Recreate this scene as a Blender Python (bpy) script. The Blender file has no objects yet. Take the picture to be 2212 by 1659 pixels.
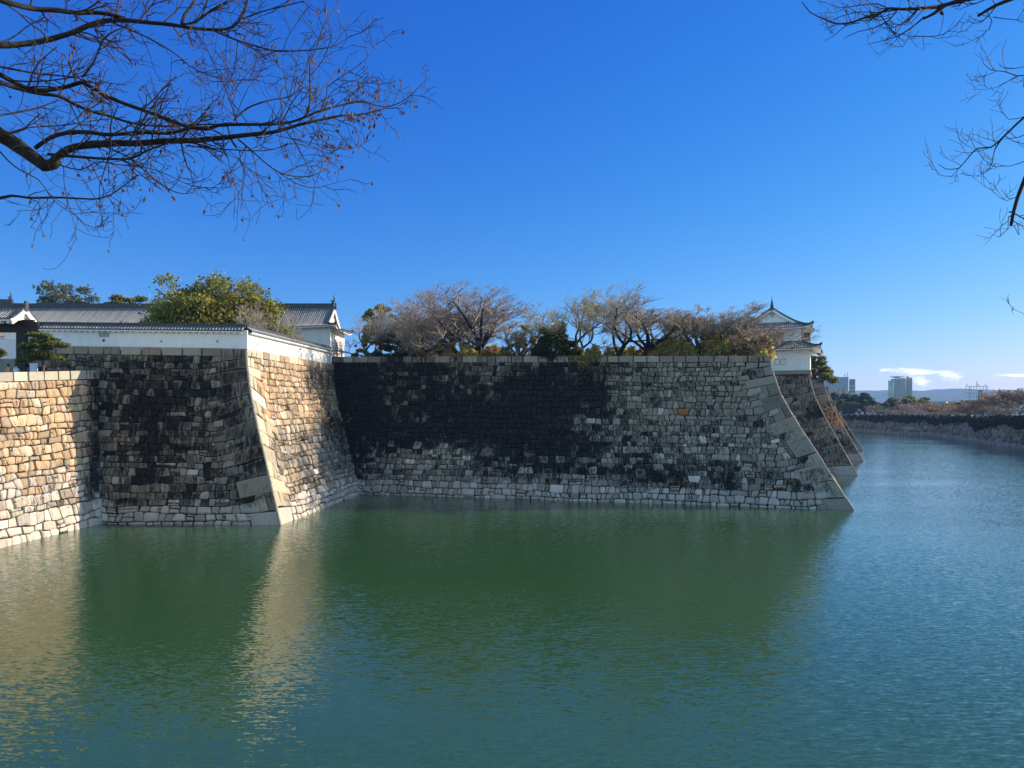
import bpy, bmesh, math, random
import numpy as np
from mathutils import Vector, Matrix, noise as mn

# ------------------------------------------------------------------ camera, sky, sun
C = bpy.context.scene.collection
scn = bpy.context.scene
F, U0, V0, HC = 1661.0, 1106.0, 893.0, 10.0        # focal length and horizon of the photograph, eye height over the water
cam = bpy.data.cameras.new("camera")
cam.sensor_width = 36.0
cam.lens = 36.0 * F / 2212.0
cam.shift_y = (V0 - 829.5) / 2212.0
cam.clip_start = 0.1
cam.clip_end = 30000.0
camo = bpy.data.objects.new("camera", cam)
camo.location = (0, 0, HC)
camo.rotation_euler = (math.radians(90), 0, 0)
C.objects.link(camo)
scn.camera = camo

SUN_AZ, SUN_EL = math.radians(15.0), math.radians(26.0)   # azimuth from +x towards +y
S = Vector((math.cos(SUN_EL) * math.cos(SUN_AZ), math.cos(SUN_EL) * math.sin(SUN_AZ), math.sin(SUN_EL)))
sun = bpy.data.lights.new("sun", 'SUN')
sun.energy = 4.6
sun.angle = math.radians(0.5)
sun.color = (1.0, 0.85, 0.63)
suno = bpy.data.objects.new("sun", sun)
suno.rotation_euler = S.to_track_quat('Z', 'Y').to_euler()
suno.location = (60, 20, 60)
C.objects.link(suno)

w = bpy.data.worlds.new("World")
scn.world = w
w.use_nodes = True
nt = w.node_tree
nt.nodes.clear()
def N(nt, t, **kw):
    n = nt.nodes.new(t)
    for k, v in kw.items():
        if k.startswith("i_"):
            n.inputs[k[2:]].default_value = v
        else:
            setattr(n, k, v)
    return n
out = N(nt, 'ShaderNodeOutputWorld')
bg = N(nt, 'ShaderNodeBackground')
bg.inputs[1].default_value = 0.15
sky = N(nt, 'ShaderNodeTexSky')
sky.sky_type = 'NISHITA'
sky.sun_disc = False
sky.sun_elevation = SUN_EL
sky.sun_rotation = math.pi / 2 - SUN_AZ
sky.altitude = 0
sky.air_density = 1.0
sky.dust_density = 0.12
sky.ozone_density = 3.0
hs = N(nt, 'ShaderNodeHueSaturation')
hs.inputs['Saturation'].default_value = 1.22
nt.links.new(sky.outputs[0], hs.inputs['Color'])
stc = N(nt, 'ShaderNodeTexCoord')
smp = N(nt, 'ShaderNodeMapping'); smp.inputs['Location'].default_value = (0, 0, 0.10)      # clearer air: less white at the horizon
nt.links.new(stc.outputs['Generated'], smp.inputs[0])
nt.links.new(smp.outputs[0], sky.inputs[0])
# thin fair-weather clouds low in the east, placed by direction
tc = N(nt, 'ShaderNodeTexCoord')
sep = N(nt, 'ShaderNodeSeparateXYZ')
nt.links.new(tc.outputs['Generated'], sep.inputs[0])
def mth(nt, op, a, b=None, c=None, clamp=False):
    n = nt.nodes.new('ShaderNodeMath')
    n.operation = op
    n.use_clamp = clamp
    for i, x in enumerate((a, b, c)):
        if x is None: continue
        if isinstance(x, (int, float)): n.inputs[i].default_value = x
        else: nt.links.new(x, n.inputs[i])
    return n.outputs[0]
ysafe = mth(nt, 'MAXIMUM', sep.outputs[1], 0.05)
cx = mth(nt, 'DIVIDE', sep.outputs[0], ysafe)
cz = mth(nt, 'DIVIDE', sep.outputs[2], ysafe)
comb = N(nt, 'ShaderNodeCombineXYZ')
nt.links.new(cx, comb.inputs[0]); nt.links.new(mth(nt, 'MULTIPLY', cz, 3.2), comb.inputs[1])
cn = N(nt, 'ShaderNodeTexNoise', i_Scale=34.0, i_Detail=7.0, i_Roughness=0.62)
nt.links.new(comb.outputs[0], cn.inputs['Vector'])
def cloud(u, v, hu, hv):
    X = mth(nt, 'DIVIDE', mth(nt, 'SUBTRACT', cx, (u - U0) / F), hu / F)
    Z = mth(nt, 'DIVIDE', mth(nt, 'SUBTRACT', cz, (V0 - v) / F), hv / F)
    r = mth(nt, 'SQRT', mth(nt, 'ADD', mth(nt, 'MULTIPLY', X, X), mth(nt, 'MULTIPLY', Z, Z)))
    q = mth(nt, 'ADD', mth(nt, 'SUBTRACT', 1.0, r), mth(nt, 'MULTIPLY', mth(nt, 'SUBTRACT', cn.outputs[0], 0.5), 3.2))
    return mth(nt, 'MULTIPLY', q, 1.3, clamp=True)
m = None
for a in ((1985, 804, 78, 8), (2055, 810, 36, 10), (1990, 823, 26, 12), (2195, 811, 45, 4)):
    k = cloud(*a)
    m = k if m is None else mth(nt, 'MAXIMUM', m, k)
mx = N(nt, 'ShaderNodeMix', data_type='RGBA')
nt.links.new(mth(nt, 'MULTIPLY', m, 0.85), mx.inputs[0])
sr = N(nt, 'ShaderNodeSeparateColor'); nt.links.new(hs.outputs[0], sr.inputs[0])
cr = N(nt, 'ShaderNodeCombineColor')
E_ = 0.15 * 2 ** 0.8                                   # deep winter blue: contrast per channel
for i, (kk, gg) in enumerate(((1.85, 2.30), (0.88, 1.36), (0.80, 0.62))):
    p_ = mth(nt, 'POWER', mth(nt, 'MULTIPLY', sr.outputs[i], 0.15 * 2 ** 0.5 * (1.22, .98, 1.22)[i]), gg)
    nt.links.new(mth(nt, 'MULTIPLY', p_, kk / E_), cr.inputs[i])
west = N(nt, 'ShaderNodeMapRange', interpolation_type='SMOOTHSTEP')     # sky behind the camera brightened and warmed, added fill for the shaded walls
west.inputs[1].default_value = 0.55; west.inputs[2].default_value = -0.1
nt.links.new(sep.outputs[1], west.inputs[0])
wm_ = N(nt, 'ShaderNodeMix', data_type='RGBA')
nt.links.new(west.outputs[0], wm_.inputs[0]); nt.links.new(cr.outputs[0], wm_.inputs[6])
wt = N(nt, 'ShaderNodeMix', data_type='RGBA', blend_type='MULTIPLY'); wt.inputs[0].default_value = 1
nt.links.new(hs.outputs[0], wt.inputs[6]); wt.inputs[7].default_value = (2.35, 1.55, 1.08, 1)
nt.links.new(wt.outputs[2], wm_.inputs[7])
dp = N(nt, 'ShaderNodeVectorMath', operation='DOT_PRODUCT')            # glow around the sun, added out of frame to brighten the water
nt.links.new(tc.outputs['Generated'], dp.inputs[0]); dp.inputs[1].default_value = tuple(S)
au = N(nt, 'ShaderNodeMapRange', interpolation_type='SMOOTHSTEP'); au.inputs[1].default_value = 0.83; au.inputs[2].default_value = 1.0
nt.links.new(dp.outputs['Value'], au.inputs[0])
aw = N(nt, 'ShaderNodeMix', data_type='RGBA', blend_type='ADD'); aw.inputs[0].default_value = 1
ac = N(nt, 'ShaderNodeMix', data_type='RGBA'); nt.links.new(mth(nt, 'POWER', au.outputs[0], 1.2), ac.inputs[0])
ac.inputs[6].default_value = (0, 0, 0, 1); ac.inputs[7].default_value = (5, 5.6, 6.6, 1)
nt.links.new(wm_.outputs[2], aw.inputs[6]); nt.links.new(ac.outputs[2], aw.inputs[7])
nt.links.new(aw.outputs[2], mx.inputs[6])
mx.inputs[7].default_value = (7.5, 7.3, 7.1, 1)
nt.links.new(mx.outputs[2], bg.inputs[0])
nt.links.new(bg.outputs[0], out.inputs[0])

scn.view_settings.view_transform = 'Standard'
scn.view_settings.look = 'None'
scn.view_settings.exposure = 0.8
scn.view_settings.gamma = 1.0
scn.cycles.max_bounces = 6
scn.cycles.diffuse_bounces = 3
scn.cycles.glossy_bounces = 3
scn.cycles.transparent_max_bounces = 8
scn.cycles.volume_bounces = 0
scn.cycles.use_denoising = True
scn.cycles.sample_clamp_indirect = 4.0

# ------------------------------------------------------------------ helpers
def W(u, v, y):
    """a point of the photograph (2212 px wide) put at distance y"""
    return Vector(((u - U0) / F * y, y, HC + (V0 - v) / F * y))
def lerp(a, b, t): return a + (b - a) * t
def sm(a, b, x):
    t = min(1.0, max(0.0, (x - a) / (b - a)))
    return t * t * (3 - 2 * t)
def nz(x, y=0.0, z=0.0): return mn.noise(Vector((x, y, z)))

class MB:
    """collects faces; build() links them as ONE mesh object"""
    def __init__(s): s.v, s.f, s.c, s.st, s.m = [], [], [], [], []
    def add(s, vs, fs, col=(1, 1, 1), mat=0, stain=0.0, cols=None, stains=None):
        o = len(s.v)
        s.v.extend([tuple(p) for p in vs])
        s.c.extend(cols if cols else [col] * len(vs))
        s.st.extend(stains if stains else [stain] * len(vs))
        for f in fs:
            s.f.append(tuple(i + o for i in f)); s.m.append(mat)
    def quad(s, a, b, c, d, **k): s.add([a, b, c, d], [(0, 1, 2, 3)], **k)
    def box(s, c, sx, sy, sz, rz=0.0, taper=1.0, **k):
        """box on its base centre c, full sizes"""
        cs, sn = math.cos(rz), math.sin(rz)
        vs = []
        for z, t in ((0, 1), (sz, taper)):
            for dx, dy in ((-1, -1), (1, -1), (1, 1), (-1, 1)):
                x, y = dx * sx / 2 * t, dy * sy / 2 * t
                vs.append((c[0] + x * cs - y * sn, c[1] + x * sn + y * cs, c[2] + z))
        s.add(vs, [(3, 2, 1, 0), (4, 5, 6, 7), (0, 1, 5, 4), (1, 2, 6, 5), (2, 3, 7, 6), (3, 0, 4, 7)], **k)
    def beam(s, p, q, wd, h, **k):
        """square beam from p to q, resting on the line p-q"""
        p, q = Vector(p), Vector(q)
        d = (q - p).normalized()
        sd = d.cross(Vector((0, 0, 1)))
        sd = sd.normalized() * wd / 2 if sd.length > 1e-4 else Vector((wd / 2, 0, 0))
        up = sd.cross(d).normalized() * h
        if up.z < 0: up = -up
        vs = [p - sd, p + sd, p + sd + up, p - sd + up, q - sd, q + sd, q + sd + up, q - sd + up]
        s.add(vs, [(0, 3, 2, 1), (4, 5, 6, 7), (0, 1, 5, 4), (1, 2, 6, 5), (2, 3, 7, 6), (3, 0, 4, 7)], **k)
    def tube(s, pts, rad, n=6, cap=True, col=(1, 1, 1), mat=0):
        o = len(s.v)
        pts = [Vector(p) for p in pts]
        K = len(pts)
        prev = None
        for i, p in enumerate(pts):
            d = pts[min(i + 1, K - 1)] - pts[max(i - 1, 0)]
            d = d.normalized() if d.length > 1e-9 else Vector((0, 0, 1))
            if prev is None:
                a = d.cross(Vector((0.13, 0.27, 0.95)))
                if a.length < 1e-3: a = d.cross(Vector((1, 0, 0)))
            else:
                a = prev - d * prev.dot(d)
                if a.length < 1e-6: a = d.cross(Vector((1, 0, 0)))
            a.normalize(); prev = a
            b = d.cross(a)
            for j in range(n):
                t = 2 * math.pi * j / n
                s.v.append(tuple(p + (a * math.cos(t) + b * math.sin(t)) * rad[i]))
                s.c.append(col); s.st.append(0.0)
        for i in range(K - 1):
            for j in range(n):
                s.f.append((o + i * n + j, o + i * n + (j + 1) % n, o + (i + 1) * n + (j + 1) % n, o + (i + 1) * n + j)); s.m.append(mat)
        if cap:
            s.f.append(tuple(o + j for j in reversed(range(n)))); s.m.append(mat)
            s.f.append(tuple(o + (K - 1) * n + j for j in range(n))); s.m.append(mat)
    def build(s, name, mats, parent=None, smooth=False):
        me = bpy.data.meshes.new(name)
        me.from_pydata(s.v, [], s.f)
        ca = me.attributes.new("Col", 'FLOAT_COLOR', 'POINT')
        arr = np.ones((len(s.v), 4), np.float32); arr[:, :3] = np.array(s.c, np.float32).reshape(-1, 3)
        ca.data.foreach_set("color", arr.ravel())
        sa = me.attributes.new("StainShade", 'FLOAT', 'POINT')
        sa.data.foreach_set("value", np.array(s.st, np.float32))
        mats = mats if isinstance(mats, (list, tuple)) else [mats]
        for m in mats: me.materials.append(m)
        me.polygons.foreach_set("material_index", np.array(s.m, np.int32))
        me.polygons.foreach_set("use_smooth", np.full(len(s.f), smooth))
        me.update()
        o = bpy.data.objects.new(name, me)
        C.objects.link(o)
        if parent: o.parent = parent
        return o

def np_mesh(name, verts, nper, cols, mat, parent=None, smooth=False):
    """verts (n*nper,3): faces of nper corners each, colour per face"""
    n = len(verts) // nper
    me = bpy.data.meshes.new(name)
    me.vertices.add(len(verts)); me.vertices.foreach_set("co", verts.astype(np.float32).ravel())
    me.loops.add(len(verts)); me.loops.foreach_set("vertex_index", np.arange(len(verts), dtype=np.int32))
    me.polygons.add(n)
    me.polygons.foreach_set("loop_start", np.arange(0, len(verts), nper, dtype=np.int32))
    me.polygons.foreach_set("loop_total", np.full(n, nper, np.int32))
    ca = me.attributes.new("Col", 'FLOAT_COLOR', 'POINT')
    c = np.ones((len(verts), 4), np.float32); c[:, :3] = np.repeat(cols, nper, axis=0)
    ca.data.foreach_set("color", c.ravel())
    me.materials.append(mat)
    me.update(calc_edges=True)
    me.validate()
    o = bpy.data.objects.new(name, me)
    C.objects.link(o)
    if parent: o.parent = parent
    return o

def tag(o, label, cat, group=None):
    o["label"] = label; o["category"] = cat
    if group: o["group"] = group
    return o
def thing(name, label, cat, loc=(0, 0, 0), rz=0.0, group=None):
    o = bpy.data.objects.new(name, None)
    o.empty_display_size = 0.3
    o.location = loc; o.rotation_euler = (0, 0, rz)
    C.objects.link(o)
    return tag(o, label, cat, group)
def struct(o): o["kind"] = "structure"; return o
def copy_thing(root, loc, rz, sc, label, group=None):
    r = root.copy(); C.objects.link(r)
    r.location = loc; r.rotation_euler = (0, 0, rz); r.scale = sc
    r["label"] = label
    if group: r["group"] = group
    for ch in list(root.children):
        c = ch.copy(); C.objects.link(c); c.parent = r
        for g in ch.children:
            d = g.copy(); C.objects.link(d); d.parent = c
    return r

# ------------------------------------------------------------------ materials
def newmat(name):
    m = bpy.data.materials.new(name); m.use_nodes = True
    nt = m.node_tree
    return m, nt, nt.nodes['Principled BSDF']
def pbr(name, col, rough=0.7, var=0.25, scale=3.0, bump=0.0, spec=0.3, attr=False, stretch=(1, 1, 1), metal=0.0, trans=0.0):
    m, nt, b = newmat(name)
    b.inputs['Roughness'].default_value = rough
    b.inputs['Specular IOR Level'].default_value = spec
    b.inputs['Metallic'].default_value = metal
    tc = N(nt, 'ShaderNodeTexCoord'); mp = N(nt, 'ShaderNodeMapping')
    mp.inputs['Scale'].default_value = stretch
    nt.links.new(tc.outputs['Object'], mp.inputs[0])
    n1 = N(nt, 'ShaderNodeTexNoise', i_Scale=scale, i_Detail=6.0, i_Roughness=0.65)
    nt.links.new(mp.outputs[0], n1.inputs['Vector'])
    mr = N(nt, 'ShaderNodeMapRange')
    mr.inputs[1].default_value = 0.25; mr.inputs[2].default_value = 0.75
    mr.inputs[3].default_value = 1 - var; mr.inputs[4].default_value = 1 + var
    nt.links.new(n1.outputs[0], mr.inputs[0])
    mx = N(nt, 'ShaderNodeMix', data_type='RGBA', blend_type='MULTIPLY'); mx.inputs[0].default_value = 1.0
    if attr:
        at = N(nt, 'ShaderNodeAttribute', attribute_name="Col")
        m2 = N(nt, 'ShaderNodeMix', data_type='RGBA', blend_type='MULTIPLY'); m2.inputs[0].default_value = 1.0
        nt.links.new(at.outputs[0], m2.inputs[6]); m2.inputs[7].default_value = (*col, 1)
        nt.links.new(m2.outputs[2], mx.inputs[6])
    else:
        mx.inputs[6].default_value = (*col, 1)
    nt.links.new(mr.outputs[0], mx.inputs[7])
    nt.links.new(mx.outputs[2], b.inputs['Base Color'])
    if bump:
        bp = N(nt, 'ShaderNodeBump'); bp.inputs['Strength'].default_value = bump; bp.inputs['Distance'].default_value = 0.05
        nt.links.new(n1.outputs[0], bp.inputs['Height']); nt.links.new(bp.outputs[0], b.inputs['Normal'])
    return m

def stone_mat(name):
    m, nt, b = newmat(name)
    b.inputs['Roughness'].default_value = 0.85
    b.inputs['Specular IOR Level'].default_value = 0.15
    at = N(nt, 'ShaderNodeAttribute', attribute_name="Col")
    st = N(nt, 'ShaderNodeAttribute', attribute_name="StainShade")
    tc = N(nt, 'ShaderNodeTexCoord')
    n1 = N(nt, 'ShaderNodeTexNoise', i_Scale=1.7, i_Detail=8.0, i_Roughness=0.7)
    nt.links.new(tc.outputs['Object'], n1.inputs['Vector'])
    mp = N(nt, 'ShaderNodeMapping'); mp.inputs['Scale'].default_value = (1, 1, 0.16)
    nt.links.new(tc.outputs['Object'], mp.inputs[0])
    n2 = N(nt, 'ShaderNodeTexNoise', i_Scale=4.5, i_Detail=4.0, i_Roughness=0.6)      # rain streaks
    nt.links.new(mp.outputs[0], n2.inputs['Vector'])
    n3 = N(nt, 'ShaderNodeTexNoise', i_Scale=9.0, i_Detail=6.0, i_Roughness=0.75)     # grain
    nt.links.new(tc.outputs['Object'], n3.inputs['Vector'])
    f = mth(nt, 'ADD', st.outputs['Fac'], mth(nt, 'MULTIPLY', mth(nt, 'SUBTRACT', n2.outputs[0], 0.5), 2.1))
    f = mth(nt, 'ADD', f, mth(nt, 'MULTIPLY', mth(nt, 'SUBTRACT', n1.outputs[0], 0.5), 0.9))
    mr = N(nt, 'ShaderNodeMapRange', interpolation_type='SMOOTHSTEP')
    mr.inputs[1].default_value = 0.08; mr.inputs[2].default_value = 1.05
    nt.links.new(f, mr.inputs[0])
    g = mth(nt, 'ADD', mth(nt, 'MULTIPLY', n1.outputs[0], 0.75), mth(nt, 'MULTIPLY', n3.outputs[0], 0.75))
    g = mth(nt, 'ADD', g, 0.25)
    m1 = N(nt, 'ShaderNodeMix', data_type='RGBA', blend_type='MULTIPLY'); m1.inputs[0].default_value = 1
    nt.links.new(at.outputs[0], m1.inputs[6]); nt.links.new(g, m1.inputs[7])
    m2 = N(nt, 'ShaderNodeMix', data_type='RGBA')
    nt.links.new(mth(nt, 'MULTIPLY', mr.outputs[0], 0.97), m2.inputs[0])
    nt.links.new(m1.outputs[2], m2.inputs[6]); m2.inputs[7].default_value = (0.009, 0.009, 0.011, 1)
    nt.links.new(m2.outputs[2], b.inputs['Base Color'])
    bp = N(nt, 'ShaderNodeBump'); bp.inputs['Strength'].default_value = 0.5; bp.inputs['Distance'].default_value = 0.06
    nt.links.new(mth(nt, 'ADD', n3.outputs[0], n1.outputs[0]), bp.inputs['Height']); nt.links.new(bp.outputs[0], b.inputs['Normal'])
    return m

M_STONE = stone_mat("weathered_granite")
M_JOINT = pbr("dark_joint_soil", (0.010, 0.0095, 0.009), 0.95)
M_PLASTER = pbr("white_plaster", (0.77, 0.76, 0.745), 0.8, 0.10, 1.2, stretch=(1, 1, .25))
M_TILE = pbr("grey_roof_tile", (0.15, 0.155, 0.165), 0.5, 0.35, 2.5, attr=True, spec=0.4)
M_OLDTILE = pbr("brown_old_roof", (0.24, 0.19, 0.14), 0.8, 0.3, 2.5, attr=True)
M_RIDGE = pbr("dark_ridge_tile", (0.055, 0.058, 0.068), 0.55, 0.3, 2.0)
M_BLACKWOOD = pbr("black_timber", (0.014, 0.013, 0.013), 0.6, 0.3, 4.0, stretch=(4, 4, .4))
M_BROWNWOOD = pbr("brown_timber", (0.16, 0.075, 0.04), 0.7, 0.3, 4.0, stretch=(4, 4, .4))
M_BARK = pbr("dark_bark", (0.022, 0.019, 0.017), 0.9, 0.5, 9.0, bump=0.9, stretch=(1, 1, 1))
M_BARKFAR = pbr("grey_brown_bark", (0.085, 0.068, 0.056), 0.9, 0.3, 3.0)
M_TWIG = pbr("twig_bark", (1, 1, 1), 0.8, 0.2, 2.0, attr=True, spec=0.2)
def leafmat(name, t=0.5):
    m, nt, b = newmat(name)
    at = N(nt, 'ShaderNodeAttribute', attribute_name="Col")
    nt.links.new(at.outputs[0], b.inputs['Base Color'])
    b.inputs['Roughness'].default_value = 0.5
    b.inputs['Specular IOR Level'].default_value = 0.3
    tr = N(nt, 'ShaderNodeBsdfTranslucent'); nt.links.new(at.outputs[0], tr.inputs[0])
    mx = N(nt, 'ShaderNodeMixShader'); mx.inputs[0].default_value = t
    nt.links.new(b.outputs[0], mx.inputs[1]); nt.links.new(tr.outputs[0], mx.inputs[2])
    nt.links.new(mx.outputs[0], nt.nodes['Material Output'].inputs[0])
    return m
M_LEAF = leafmat("leaf")
M_GROUND = pbr("earth_ground", (0.17, 0.14, 0.10), 0.95, 0.4, 0.4)
M_PAVE = pbr("gravel_path", (0.32, 0.28, 0.23), 0.95, 0.25, 0.8)
M_HILL = pbr("forested_hill", (0.03, 0.045, 0.03), 0.95, 0.4, 0.01)

def water_mat():
    m, nt, b = newmat("moat_water")
    b.inputs['Base Color'].default_value = (0.025, 0.070, 0.029, 1)
    b.inputs['Roughness'].default_value = 0.05
    b.inputs['IOR'].default_value = 1.4
    b.inputs['Specular IOR Level'].default_value = 0.6
    tc = N(nt, 'ShaderNodeTexCoord')
    def wave(scale, sx, sy, rot, det):
        mp = N(nt, 'ShaderNodeMapping'); mp.inputs['Scale'].default_value = (sx, sy, 1); mp.inputs['Rotation'].default_value = (0, 0, rot)
        nt.links.new(tc.outputs['Object'], mp.inputs[0])
        n = N(nt, 'ShaderNodeTexNoise', i_Scale=scale, i_Detail=det, i_Roughness=0.5, i_Distortion=0.3)
        nt.links.new(mp.outputs[0], n.inputs['Vector'])
        s = N(nt, 'ShaderNodeVectorMath', operation='SUBTRACT'); nt.links.new(n.outputs['Color'], s.inputs[0]); s.inputs[1].default_value = (0.5, 0.5, 0.5)
        return s.outputs[0]
    w1 = wave(2.6, 0.7, 2.3, 0.12, 3.0)
    w2 = wave(6.0, 0.8, 2.0, -0.25, 2.0)
    ad = N(nt, 'ShaderNodeVectorMath', operation='ADD')
    nt.links.new(w1, ad.inputs[0]); nt.links.new(w2, ad.inputs[1])
    mp = N(nt, 'ShaderNodeMapping'); mp.inputs['Scale'].default_value = (1, 1.6, 1)
    nt.links.new(tc.outputs['Object'], mp.inputs[0])
    pn = N(nt, 'ShaderNodeTexNoise', i_Scale=0.028, i_Detail=3.0, i_Roughness=0.55)      # gusts
    nt.links.new(mp.outputs[0], pn.inputs['Vector'])
    gm = N(nt, 'ShaderNodeMapRange'); gm.inputs[1].default_value = 0.35; gm.inputs[2].default_value = 0.68; gm.inputs[3].default_value = 0.5; gm.inputs[4].default_value = 1.35
    nt.links.new(pn.outputs[0], gm.inputs[0])
    sc = N(nt, 'ShaderNodeVectorMath', operation='MULTIPLY'); nt.links.new(ad.outputs[0], sc.inputs[0]); sc.inputs[1].default_value = (0.40, 0.27, 0.0)
    s2 = N(nt, 'ShaderNodeVectorMath', operation='SCALE'); nt.links.new(sc.outputs[0], s2.inputs[0]); nt.links.new(gm.outputs[0], s2.inputs['Scale'])
    a2 = N(nt, 'ShaderNodeVectorMath', operation='ADD'); nt.links.new(s2.outputs[0], a2.inputs[0]); a2.inputs[1].default_value = (0, 0, 1)
    nn = N(nt, 'ShaderNodeVectorMath', operation='NORMALIZE'); nt.links.new(a2.outputs[0], nn.inputs[0])
    nt.links.new(nn.outputs[0], b.inputs['Normal'])
    return m
M_WATER = water_mat()

# ------------------------------------------------------------------ ground and water
mb = MB()
mb.quad((-400, -60, -0.004), (900, -60, -0.004), (900, 900, -0.004), (-400, 900, -0.004))
struct(mb.build("water", M_WATER))
mb = MB()
mb.quad((-9000, -3000, -3), (9000, -3000, -3), (9000, 9000, -3), (-9000, 9000, -3))
struct(mb.build("ground", M_GROUND))
# ------------------------------------------------------------------ dry-stone walls
PROF = [(0, 0), (.1, .125), (.19, .234), (.375, .452), (.51, .622), (.635, .762), (.73, .861), (.836, .933), (.918, .983), (1, 1), (1.2, 1.01)]
def prof(t):
    if t <= 0: return t * 1.25
    for (a, x), (b, y) in zip(PROF, PROF[1:]):
        if t <= b: return x + (y - x) * (t - a) / (b - a)
    return PROF[-1][1]
def edge(B, T, z): return (Vector(B), Vector(T), z)

def stone_face(name, parent, E0, E1, style, seed, q0=False, q1=False, row=0.68, wm=0.85, cope=0.8, copew=1.7, lift=1.5, qh=1.9, ql=(3.1, 1.7), rough=1.0):
    rng = random.Random(seed)
    H = (E0[2] + E1[2]) / 2
    dB = (E1[0] - E0[0]); L = dB.length; dB = dB.normalized()
    S0 = (E0[1] - E0[0]).dot(dB); S1 = (E1[1] - E1[0]).dot(dB)
    def s0(b): return S0 * prof(b / H)
    def s1(b): return L + S1 * prof(b / H)
    def pos(a, b):
        t = b / H
        c = prof(t)
        l, r = S0 * c, L + S1 * c
        u = (a - l) / (r - l)
        zt = lerp(E0[2], E1[2], u)
        x0 = E0[0].lerp(E0[1], c); x1 = E1[0].lerp(E1[1], c)
        p = x0.lerp(x1, u)
        return Vector((p.x, p.y, t * zt))
    flip = 1.0
    def nrm(a, b):
        e = 0.3
        n = (pos(a + e, b) - pos(a - e, b)).cross(pos(a, b + e) - pos(a, b - e))
        return n.normalized()
    mb = MB()
    # backing
    nb, na = 14, 10
    grid = []
    for j in range(nb + 1):
        bb = -0.6 + (H + 0.55) * j / nb
        grid.append([pos(lerp(s0(bb), s1(bb), i / na), bb) - nrm(lerp(s0(bb), s1(bb), i / na), max(.1, bb)) * 0.16 for i in range(na + 1)])
    vs = [p for r in grid for p in r]
    fs = [(j * (na + 1) + i, j * (na + 1) + i + 1, (j + 1) * (na + 1) + i + 1, (j + 1) * (na + 1) + i) for j in range(nb) for i in range(na)]
    mb.add(vs, fs, mat=1)
    rows = [-0.35]
    while rows[-1] < H - cope - 0.4:
        rows.append(rows[-1] + row * rng.uniform(0.8, 1.22))
    k = (H - cope) / rows[-1]
    rows = [r if r < 0 else r * k for r in rows]
    rows.append(H)
    nr = len(rows) - 1
    def wob(j, a):
        if j == 0 or j >= nr - 1: 
            y = rows[j]
        else:
            y = rows[j] + rough * (0.24 * nz(a * 0.15, j * 1.3 + seed) + 0.17 * nz(a * 0.6, j * 7.7 + seed))
        t = min(1, max(0, rows[j] / (H - cope)))
        s = (max(0.0, math.sin(math.pi * t)) ** 0.6) * (H / 16.5)
        if q1: y += lift * s * sm(s1(rows[j]) - 4.8, s1(rows[j]) + 0.8, a)
        if q0: y += lift * s * sm(s0(rows[j]) + 4.8, s0(rows[j]) - 0.8, a)
        return y
    def stone(poly, gap, kind, dep=1.0):
        n = len(poly)
        ca = sum(p[0] for p in poly) / n; cb = sum(p[1] for p in poly) / n
        sz = max(0.1, min(max(p[0] for p in poly) - min(p[0] for p in poly), max(p[1] for p in poly) - min(p[1] for p in poly)))
        u, t = (ca - s0(cb)) / (s1(cb) - s0(cb)), cb / H
        col, so_ = style(u, t, cb, rng, kind, ca)
        off = rng.uniform(-0.06, 0.06) * dep
        ta, tb = rng.uniform(-.07, .07) * dep, rng.uniform(-.05, .07) * dep
        n0 = nrm(ca, cb)
        vs, st, cols = [], [], []
        r1 = 1 - gap / sz * 2
        r0 = 1 - gap / sz * 1.2
        bul = (0.085 if kind != 'cope' else 0.015) * dep
        for r, h in ((r0, -0.17), (r1, off), (r1 * 0.62, off + bul)):
            for a, b in poly:
                da, db = (a - ca) * r, (b - cb) * r
                atedge = kind != 'rub' and (abs(a - s1(b)) < 2e-2 or abs(a - s0(b)) < 2e-2)
                if atedge: da = a - ca
                hh = h if r == r0 and h < -.1 else h + da * ta + db * tb
                if atedge and h > -.1: hh = 0.0
                A = ca + da
                if atedge: A = s1(cb + db) if abs(a - s1(b)) < 2e-2 else s0(cb + db)
                vs.append(pos(A, cb + db) + n0 * hh)
                s = style(min(1, max(0, u + da / L)), (cb + db) / H, cb + db, None, kind, A)
                rim = 0.16 if (h > off + 0.01) else -0.16
                st.append(s + so_ + rim)
                cols.append(col)
        f = [(i, (i + 1) % n, n + (i + 1) % n, n + i) for i in range(n)]
        f += [(n + i, n + (i + 1) % n, 2 * n + (i + 1) % n, 2 * n + i) for i in range(n)]
        f.append(tuple(2 * n + i for i in range(n)))
        mb.add(vs, f, cols=cols, stains=st)
    def cell(aLb, aRb, aLt, aRt, bot, top, kind='rub'):
        """irregular polygon between two course lines"""
        ww = (aRb + aRt - aLb - aLt) / 2
        hh = (top(aLt) - bot(aLb))
        if ww < 0.08 or hh < 0.08: return
        if kind == 'rub':
            j = lambda s: rng.uniform(-s, s)
            c = [min(ww, hh) * rng.uniform(0.04, 0.20) * rough for _ in range(4)]
            P = [(aLb + c[0], bot(aLb + c[0]) + j(.02)), ((aLb + aRb) / 2 + j(.1), bot((aLb + aRb) / 2) + j(.045)), (aRb - c[1], bot(aRb - c[1]) + j(.02)),
                 (aRb + j(.02), bot(aRb) + c[1]), (aRt + j(.02), top(aRt) - c[2]),
                 (aRt - c[2], top(aRt - c[2]) + j(.03)), ((aLt + aRt) / 2 + j(.1), top((aLt + aRt) / 2) + j(.05)), (aLt + c[3], top(aLt + c[3]) + j(.03)),
                 (aLt + j(.02), top(aLt) - c[3]), (aLb + j(.02), bot(aLb) + c[0])]
            stone(P, 0.043, kind)
        else:
            P = [(aLb, bot(aLb)), (aRb, bot(aRb)), (aRt, top(aRt)), (aLt, top(aLt))]
            stone(P, 0.035 if kind == 'cope' else 0.06, kind, 0.5 if kind == 'cope' else 0.85)
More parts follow.
